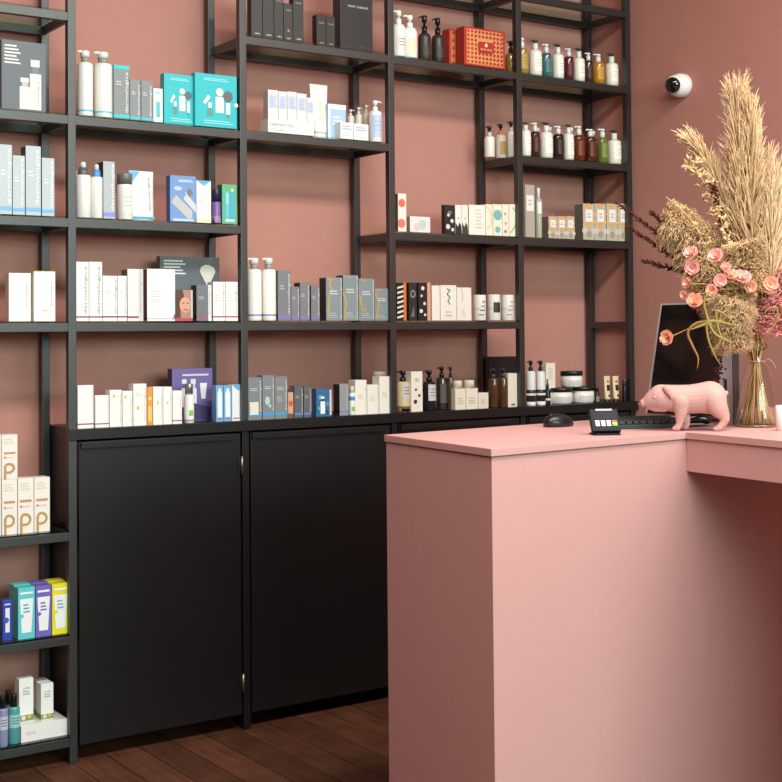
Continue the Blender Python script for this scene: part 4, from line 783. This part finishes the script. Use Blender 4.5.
m = MB(); m.lathe([(.0, rb*.6), (rb*.82, rb*.6), (rb*.84, rb*.75), (rb*.62, rb*1.02), (rb*.3, rb*1.12), (0, rb*1.14)], M((16, 16, 18), .08, coat=.8), 22)
Rm = Vector((0, 0, 1)).rotation_difference(look).to_matrix(); m.v = [tuple(Rm @ Vector(v)+q) for v in m.v]; m.build('lens_eye', cmr)

# ------------------------------------------------------------------ vase and dried bouquet
VB = on_counter(756.5, 426.6); VD = depth(VB); VK = VD/F
vase = root('glass_vase', VB, 'clear conical glass vase with a narrow neck holding the dried bouquet', 'vase')
GV = glass((252, 252, 251), 1.5, .03)
m = MB(); h = 84*VK; prof = [(0, .001), (18.5*VK, .001), (20.5*VK, .003), (20.5*VK, .008), (19.2*VK, 14*VK), (14.8*VK, 42*VK), (10.6*VK, 58*VK), (8*VK, 66*VK), (7.6*VK, 76*VK), (8.6*VK, 80*VK), (9*VK, h), (8.4*VK, h), (7*VK, 76*VK), (7.3*VK, 66*VK), (9.9*VK, 58*VK), (14.1*VK, 42*VK), (18.5*VK, 14*VK), (19.4*VK, .008), (0, .006)]
m.lathe(prof, GV, 32); m.build('vase_body', vase)
m = MB(); m.lathe([(20.6*VK, .0), (20.9*VK, .003), (20.5*VK, .007)], M((110, 84, 60), .15, coat=.6), 32); m.build('foot_rim', vase)
tw = root('ribbon', VB, 'thin pale ribbon knotted round the glass vase neck', 'ribbon'); m = MB(); rm = M((226, 206, 196), .6)
m.tube([(8.2*VK*math.cos(a*.349), 8.2*VK*math.sin(a*.349), 65.5*VK) for a in range(19)], .0009, rm, 6)
m.tube([(6*VK, -6*VK, 65*VK), (10*VK, -8*VK, 68*VK), (16*VK, -9*VK, 64*VK), (18*VK, -10*VK, 58*VK)], .0007, rm, 6); m.tube([(6*VK, -6*VK, 65*VK), (11*VK, -8*VK, 58*VK), (19*VK, -8*VK, 46*VK)], .0007, M((214, 140, 132), .6), 6); m.build('ribbon_loop', tw)
BG = 'stems of the dried bouquet'
STRAW = M((222, 188, 146), .8, 0, .2, noise=.25, scale=60); STRAW2 = M((224, 192, 152), .85, 0, .2, noise=.2, scale=60); TAN = M((224, 190, 146), .85, 0, .2, noise=.25, scale=80); BEIGE = M((232, 204, 168), .85, 0, .2, noise=.2, scale=60)
DBR = M((84, 42, 34), .7, 0, .2, noise=.2); STEMC = M((214, 178, 116), .6, 0, .3, noise=.2, scale=50); LEAFC = M((146, 134, 66), .6, 0, .3, noise=.3, scale=12); PINKF = M((246, 172, 168), .6, 0, .2, noise=.12, scale=60); SALM = M((244, 178, 156), .6, 0, .2, noise=.12, scale=60); PPNK = M((250, 166, 160), .85, 0, .2, noise=.2, scale=60)
def bez(p, n=10):
    """smooth polyline through points (Catmull-Rom)"""
    p = [Vector(q) for q in p]; q = [p[0]*2-p[1]]+p+[p[-1]*2-p[-2]]; out = []
    for i in range(1, len(q)-2):
        for k in range(n):
            t = k/n; a, b, c, d = q[i-1:i+3]
            out.append(.5*((2*b)+(c-a)*t+(2*a-5*b+4*c-d)*t*t+(3*b-a-3*c+d)*t**3))
    return out+[p[-1]]
NECK = Vector((VB.x, VB.y, ZC+70*VK))
cnt = [0]
def stem_pts(target, mids=()):
    cnt[0] += 1; a = cnt[0]*2.399; rr = (.8+.2*((cnt[0]*7) % 5)/5)*18.2*VK
    d_ = Vector((math.cos(a), math.sin(a), 0))
    b = Vector((VB.x, VB.y, ZC+.0085))-d_*rr
    nk = NECK+d_*5.4*VK*(.55+.45*((cnt[0]*3) % 4)/3)
    up = nk+Vector((0, 0, 16*VK))+d_*3*VK
    return [b, nk, up]+list(mids)+[target]
def W_(u, v, dd=0): return at_depth(u, v, VD+dd)
def new(label, cat, name): return root(name, VB, label, cat, BG)
def loc(mb): mb.v = [tuple(Vector(q)-VB) for q in mb.v]; return mb
def stem(o, pts, r=.0016, mat=STEMC):
    m = MB(); m.tube(bez(pts, 6), r, mat, 6); loc(m).build('stem', o)
def plume(label, path, nstr, spread, length, mat, droop=.25, r=.0008, fluff=0, start=0, name='pampas_plume', gather=.55, tipw=None):
    """a feathery head: strands leave the axis along its length and lean towards the tip"""
    o = new(label, 'dried grass', name); ax = bez(path, 8); sp = stem_pts(path[0]); stem(o, sp+[ax[len(ax)//2]], .0016)
    m = MB(); n = len(ax)
    for i in range(nstr):
        t = random.random()**.85; f = t*(n-2); k = int(f); p = ax[k].lerp(ax[k+1], f-k); tan = (ax[min(k+2, n-1)]-ax[k]).normalized()
        s_ = Vector((random.gauss(0, 1), random.gauss(0, 1), random.gauss(0, 1))); s_ = (s_-tan*s_.dot(tan)).normalized()
        L_ = length*(.55+.6*random.random())*(1-.35*t); sw = spread*(1-.45*t)
        if fluff:   # downy heads: short wisps all through the head
            p = p+s_*spread*(1-.3*t)*math.sqrt(random.random())*.85; sw = length*.55; L_ *= .55
            tan = (tan*.6+s_*.5+Vector((random.gauss(0, 1), random.gauss(0, 1), random.gauss(0, 1)))*.45).normalized()
        q = [p]; steps = 5
        for j in range(1, steps+1):
            u_ = j/steps; off = s_*sw*(u_**gather)*(.5+.7*random.random() if j == steps else .85)+tan*L_*u_+Vector((0, 0, -droop*L_*u_*u_))
            if fluff: off += Vector((random.gauss(0, 1), random.gauss(0, 1), random.gauss(0, 1)))*fluff
            q.append(p+off)
        m.tube(q, [r, r*1.5, r*1.7, r*1.5, r*1.1, r*.3], mat, 3, False)
    oo = loc(m).build('plume_head', o); oo['kind'] = 'stuff'; return o
K = VK
# tall straw plumes
plume('tallest straw pampas plume rising from the middle of the bouquet', [W_(748, 262), W_(743, 205), W_(740, 160), W_(738, 120), W_(737, 98)], 620, 24*K, 46*K, STRAW2, 0, .0014, gather=.8)
plume('straw pampas plume leaning right beside the tallest one', [W_(756, 270, -.03), W_(752, 225, -.03), W_(752, 180, -.02), W_(751, 140, -.02), W_(749, 112, -.02)], 420, 22*K, 42*K, STRAW2, 0, .0014, gather=.8)
plume('straw pampas plume fanning left with bent tips', [W_(740, 270, .02), W_(730, 225, .02), W_(718, 185, .03), W_(704, 158, .03), W_(692, 142, .03)], 330, 17*K, 36*K, STRAW, 0, .0013, gather=.8)
plume('pale beige pampas plume at the right side of the bouquet', [W_(770, 300, -.05), W_(772, 250, -.05), W_(773, 210, -.05), W_(778, 180, -.05)], 480, 19*K, 42*K, BEIGE, 0, .0014, gather=.8)
plume('thin straw plume with separate tips right of the tallest one', [W_(760, 255, .04), W_(762, 215, .04), W_(765, 180, .04), W_(769, 162, .04)], 170, 12*K, 36*K, STRAW2, 0, .0013, gather=.8)
# fluffy heads
def fluffy(label, path, n, spread, length, mat, droop=.9): return plume(label, path, n, spread, length, mat, droop, .00075, 1.3*K, name='reed_plume', gather=.6)
fluffy('tan fluffy reed head drooping far left over the pink flowers', [W_(728, 292, .02), W_(710, 266, .02), W_(694, 242, .02), W_(676, 224, .02), W_(664, 219, .02)], 3000, 22*K, 17*K, TAN, .95)
fluffy('round tan fluffy reed head in the centre below the tall plumes', [W_(752, 296, -.05), W_(748, 276, -.05), W_(743, 250, -.05), W_(741, 242, -.05)], 1900, 22*K, 13*K, TAN, .7)
fluffy('straw fluffy reed head hanging over the neck of the vase', [W_(735, 298, -.09), W_(732, 312, -.09), W_(731, 328, -.09), W_(734, 350, -.09)], 2200, 18.5*K, 14*K, STRAW, .8)
fluffy('tan fluffy reed head low on the left behind the salmon flowers', [W_(730, 308, .03), W_(714, 294, .03), W_(698, 278, .03)], 1500, 20*K, 13*K, TAN, .8)
fluffy('small tan reed head at the right edge beside the pale plume', [W_(772, 235, .05), W_(777, 212, .05), W_(783, 195, .05)], 700, 14*K, 11*K, TAN, .5)
plume('soft pink dyed plume at the right edge above the candle glass', [W_(776, 335, -.03), W_(778, 305, -.03), W_(783, 265, -.03)], 1700, 17*K, 17*K, PPNK, .3, .0008, 1.4*K, name='pink_plume')
# dry florets
def florets(label, path, n, size, mat, name='dried_sprig', stemmat=STEMC):
    o = new(label, 'dried flower', name); ax = bez(path, 8); stem(o, stem_pts(path[0])+ax[2::6]+[ax[-1]], .0011, stemmat); m = MB()
    for i in range(n):
        p = ax[int((i+.5)/n*(len(ax)-1))]+Vector((random.gauss(0, 1), random.gauss(0, 1), random.gauss(0, .6)))*size*.45
        for q in range(5):
            d_ = Vector((random.gauss(0, 1), random.gauss(0, 1), random.gauss(.6, .8))).normalized()*size*random.uniform(.6, 1.1); m.tube([p, p+d_*.55+Vector((0, 0, size*.05)), p+d_], [size*.06, size*.17, size*.02], mat, 4)
    oo = loc(m).build('florets', o); oo['kind'] = 'stuff'
florets('dry straw thistle sprig with papery florets left of the tall plumes', [W_(730, 262, .0), W_(722, 230), W_(712, 200), W_(700, 175), W_(688, 162)], 26, 9*K, TAN)
florets('dry straw sprig with florets inside the bouquet beside the centre head', [W_(735, 265, -.03), W_(728, 245, -.03), W_(722, 222, -.03), W_(716, 208, -.03)], 18, 8*K, STRAW)
florets('bare straw twig with small buds pointing up left', [W_(711, 262, -.04), W_(700, 235, -.04), W_(685, 213, -.04), W_(666, 197, -.04)], 7, 5*K, STRAW2)
for i, (pth, t) in enumerate(((((700, 272), (675, 248), (648, 226), (618, 204)), 'dark brown feathered sprig reaching furthest left, across the shelf post'), (((702, 280), (680, 262), (655, 245), (630, 228)), 'dark brown feathered sprig just below the longest one'), (((705, 262), (690, 244), (668, 228), (652, 213)), 'short dark brown sprig above the tan reed head'), (((706, 285), (690, 274), (668, 268), (644, 261)), 'thin dark brown sprig stretching level to the left'))):
    o = new(t, 'dried sprig', 'brown_sprig'); ax = bez([W_(a, b, .04+.01*i) for a, b in pth], 10); stem(o, stem_pts(ax[0])+ax[3::6]+[ax[-1]], .001, DBR); m = MB()
    for k_ in range(4, len(ax)):
        for q in range(9):
            d_ = Vector((random.gauss(0, 1), random.gauss(0, 1), random.gauss(0, 1))).normalized()*6*K*(.5+k_ % 3*.25) * (1-.4*k_/len(ax)); tn = (ax[k_]-ax[k_-1]).normalized()*3*K; m.tube([ax[k_], ax[k_]+d_*.6+tn*.5, ax[k_]+d_+tn], [.0007, .0017, .0005], DBR, 4)
    oo = loc(m).build('leaflets', o); oo['kind'] = 'stuff'
for i, (pth, t) in enumerate(((((738, 300), (725, 335), (720, 362), (716, 388)), 'dark brown seed spray hanging down before the monitor edge'), (((730, 250), (722, 220), (716, 195), (712, 185)), 'dark brown seed spray rising inside the bouquet'))):
    o = new(t, 'dried sprig', 'seed_spray'); ax = bez([W_(a, b, -.02) for a, b in pth], 10); stem(o, stem_pts(ax[0])+ax[3::6]+[ax[-1]], .0009, DBR); m = MB()
    for k_ in range(6, len(ax)):
        for q in range(4):
            c_ = ax[k_]+Vector((random.gauss(0, 1), random.gauss(0, 1), random.gauss(0, 1)))*1.9*K; rr = 1.3*K; m.lathe([(0, -rr), (rr*.8, -rr*.5), (rr, 0), (rr*.8, rr*.5), (0, rr)], DBR, 6, c_)
    oo = loc(m).build('seeds', o); oo['kind'] = 'stuff'
# pink and salmon flowers
def flower(u, v, r, label, mat, face=(0, 0), dd=-.13, npet=6, cup=.35):
    c = W_(u, v, dd); o = new(label, 'flower', 'pink_flower'); mid = W_((u*.45+757*.55), (v*.55+322*.45)-10, dd*.6)
    stem(o, stem_pts(c, [mid]), .0009, STEMC)
    nrm = ((CAM-c).normalized()+RT*face[0]+UP*face[1]).normalized(); R_ = Vector((0, 0, 1)).rotation_difference(nrm); R3 = R_.to_matrix(); m = MB(); r *= K
    for lay, (nn, sc_, cp) in enumerate(((npet, 1, cup), (npet-1, .66, cup+.35))):
        for i in range(nn):
            a = 2*math.pi*(i+.5*lay)/nn+random.uniform(-.12, .12); rows = []
            for j in range(5):
                t = j/4; wd = [.1, .42, .6, .55, .22][j]*sc_*r; rad = t*r*sc_; z = (cp*t*t+.07*math.sin(5*t+i))*r
                rows.append([Vector((rad*math.cos(a)-s_*wd*math.sin(a), rad*math.sin(a)+s_*wd*math.cos(a), z+abs(s_)*.12*r)) for s_ in (-1, 0, 1)])
            vs = [R3 @ q+c for rw in rows for q in rw]; vs2 = [q-nrm*.0006 for q in vs]
            fs = [(j*3+k2, j*3+k2+1, j*3+k2+4, j*3+k2+3) for j in range(4) for k2 in range(2)]
            m.mesh(vs, fs, mat); m.mesh(vs2, [f[::-1] for f in fs], mat)
    loc(m).build('petals', o)
    m = MB(); rr = .18*r
    for i in range(9):
        a = i*2.4; d_ = R3 @ Vector((math.cos(a)*rr*.9, math.sin(a)*rr*.9, r*.42)); m.tube([c+nrm*r*.05, c+d_], [.0006, .0009], M((226, 180, 80), .6), 4)
    loc(m).build('stamens', o)
for u, v, r, t, mt, fc in ((691.5, 253.5, 8, 'coral pink flower uppermost left, above an open one', PINKF, (-.2, .7)), (692.5, 267, 8, 'open pink flower with a yellow eye facing the room', PINKF, (.1, 0)), (716, 256.5, 8.5, 'bright pink ruffled flower left of the centre reed head', PINKF, (0, .3)), (725.6, 267.6, 5.5, 'small pink bud flower below the ruffled one', PINKF, (.3, .4)), (720, 280, 7.2, 'pink flower with a pale lip in the centre row', PINKF, (-.2, .2)), (730.8, 275, 6.8, 'pale salmon flower in the middle of the centre row', SALM, (.2, .4)), (742.5, 278, 8.8, 'broad coral flower right in the centre row', PINKF, (0, .8)), (750, 285.5, 7, 'orange salmon flower under the broad coral one', SALM, (.3, -.4)), (770.5, 283.5, 8, 'orange salmon flower furthest right, yellow inside', SALM, (.2, .3)), (712, 289.5, 6.5, 'pale salmon flower above the green leaves', SALM, (-.3, 0)), (688, 283, 6.2, 'salmon flower at the left edge, upper of two', SALM, (-.8, 0)), (684.5, 294.5, 5, 'small salmon bud at the left edge, lower of two', SALM, (-.7, -.3)), (694.5, 302.5, 8.6, 'large peach tulip shaped flower above the monitor', SALM, (.1, .3))):
    flower(u, v, r*.92, t, mt, (fc[0]+random.uniform(-.35, .35), fc[1]+random.uniform(-.2, .45)), npet=5, cup=.75 if 'tulip' in t else .35)
# low flower on a long thin stem
flower(668, 337.5, 7.5, 'salmon flower on a thin stem hanging in front of the monitor', SALM, (-.7, 0), -.13)
for i in range(16):
    a = i*2.399; d_ = Vector((math.cos(a), math.sin(a), 0)); rr = 18.4*VK*math.sqrt((i+.9)/16)
    o = new('bare straw stalk fanned out inside the conical glass vase', 'dried stalk', 'straw_stalk'); o['group'] = 'bare stalks in the vase'
    m = MB(); m.tube([Vector((VB.x, VB.y, ZC+.0085))+d_*rr, NECK+d_*3.5*VK*((i % 3)-.2)/2, NECK-d_*3*VK+Vector((0, 0, 26*VK))], [.0016, .0015, .0011], STEMC if i % 3 else STRAW2, 7); loc(m).build('stem', o)
# leaves
def leaf(label, path, w, mat=LEAFC, dd=-.15):
    o = new(label, 'leaf', 'long_leaf'); ax = bez([W_(a, b, dd) for a, b in path], 7); stem(o, stem_pts(ax[0]), .0009, LEAFC); m = MB(); n = len(ax); vs = []
    for i, p in enumerate(ax):
        t = i/(n-1); tn = (ax[min(i+1, n-1)]-ax[max(i-1, 0)]).normalized(); s_ = tn.cross((CAM-p).normalized()).normalized(); ww = .38*w*K*math.sin(math.pi*min(1, .1+.9*t))**.7*(1 if t < .95 else .4); nn = s_.cross(tn)
        vs += [p-s_*ww/2, p+nn*ww*.08, p+s_*ww/2, p+nn*(ww*.08-.0008)]
    fs = [(i*4+k2, i*4+(k2+1) % 4, (i+1)*4+(k2+1) % 4, (i+1)*4+k2) for i in range(n-1) for k2 in range(4)]
    m.mesh(vs, fs, mat); loc(m).build('leaf_blade', o)
BLF = M((150, 106, 54), .6, 0, .3, noise=.3, scale=14)
leaf('short yellow-green blade pointing left in front of the monitor', [(736, 326), (714, 321), (703, 325), (687, 331)], 8)
leaf('brown tipped leaf hanging straight down before the monitor', [(730, 324), (700, 322), (688, 332), (692, 345), (698, 358), (697, 371)], 7, BLF)
leaf('long olive leaf bending down beside the monitor right edge', [(734, 322), (717, 311), (718, 328), (721, 340), (711, 353)], 7)
leaf('thin olive leaf hanging lowest beside the monitor', [(724, 320), (708, 324), (708, 338), (714, 354), (722, 367)], 6)
leaf('broad olive leaf standing up under the peach flower', [(730, 342), (714, 333), (706, 314), (704, 294)], 8)
leaf('small green leaf curling right of the peach flower', [(712, 326), (704, 306), (707, 295), (718, 303)], 6)
leaf('thin olive leaf curling at the right edge before the pink plume', [(768, 332), (776, 322), (777, 309), (770, 308), (763, 314)], 5)
GRN = M((96, 120, 60), .6, 0, .3, noise=.2)
leaf('dark green blade among the flowers left of centre', [(742, 300), (722, 280), (703, 262)], 3.5, GRN, -.12); leaf('dark green blade under the broad coral flower', [(748, 305), (742, 292), (738, 282)], 4, GRN, -.12); leaf('light green bud leaf above the open pink flower', [(735, 290), (716, 262), (704, 246)], 4, LEAFC, -.12)

# ------------------------------------------------------------------ light
def area(name, loc, rot, sx, sy, e, col):
    l = bpy.data.lights.new(name, 'AREA'); l.shape = 'RECTANGLE'; l.size = sx; l.size_y = sy; l.energy = e; l.color = col
    o = bpy.data.objects.new(name, l); COL.objects.link(o); o.location = loc; o.rotation_euler = rot; return o
area('window_daylight', ((WX0+WX1)/2, YF-.16, (WZ0+WZ1)/2), (math.radians(90), 0, 0), WX1-WX0, WZ1-WZ0, 560, (.94, .97, 1.03))
area('ceiling_lamp', (.3, -2.5, HC-.02), (0, 0, 0), 3.6, .6, 165, (1, .94, .87))
wd = bpy.data.worlds.new('sky'); sc.world = wd; wd.use_nodes = True
wd.node_tree.nodes['Background'].inputs[0].default_value = (.75, .85, 1, 1); wd.node_tree.nodes['Background'].inputs[1].default_value = .8
# ------------------------------------------------------------------ camera
cd = bpy.data.cameras.new('camera'); co = bpy.data.objects.new('camera', cd); COL.objects.link(co)
cd.sensor_width = 36; cd.sensor_fit = 'HORIZONTAL'; cd.lens = F/782*36; cd.shift_y = (V0-391)/782; cd.clip_start = .05
mw = Matrix((RT, UP, -FW)).transposed().to_4x4(); mw.translation = CAM; co.matrix_world = mw
sc.camera = co
vs = sc.view_settings; vs.view_transform = 'Standard'; vs.look = 'None'; vs.gamma = 1; vs.use_curve_mapping = False; vs.exposure = .03
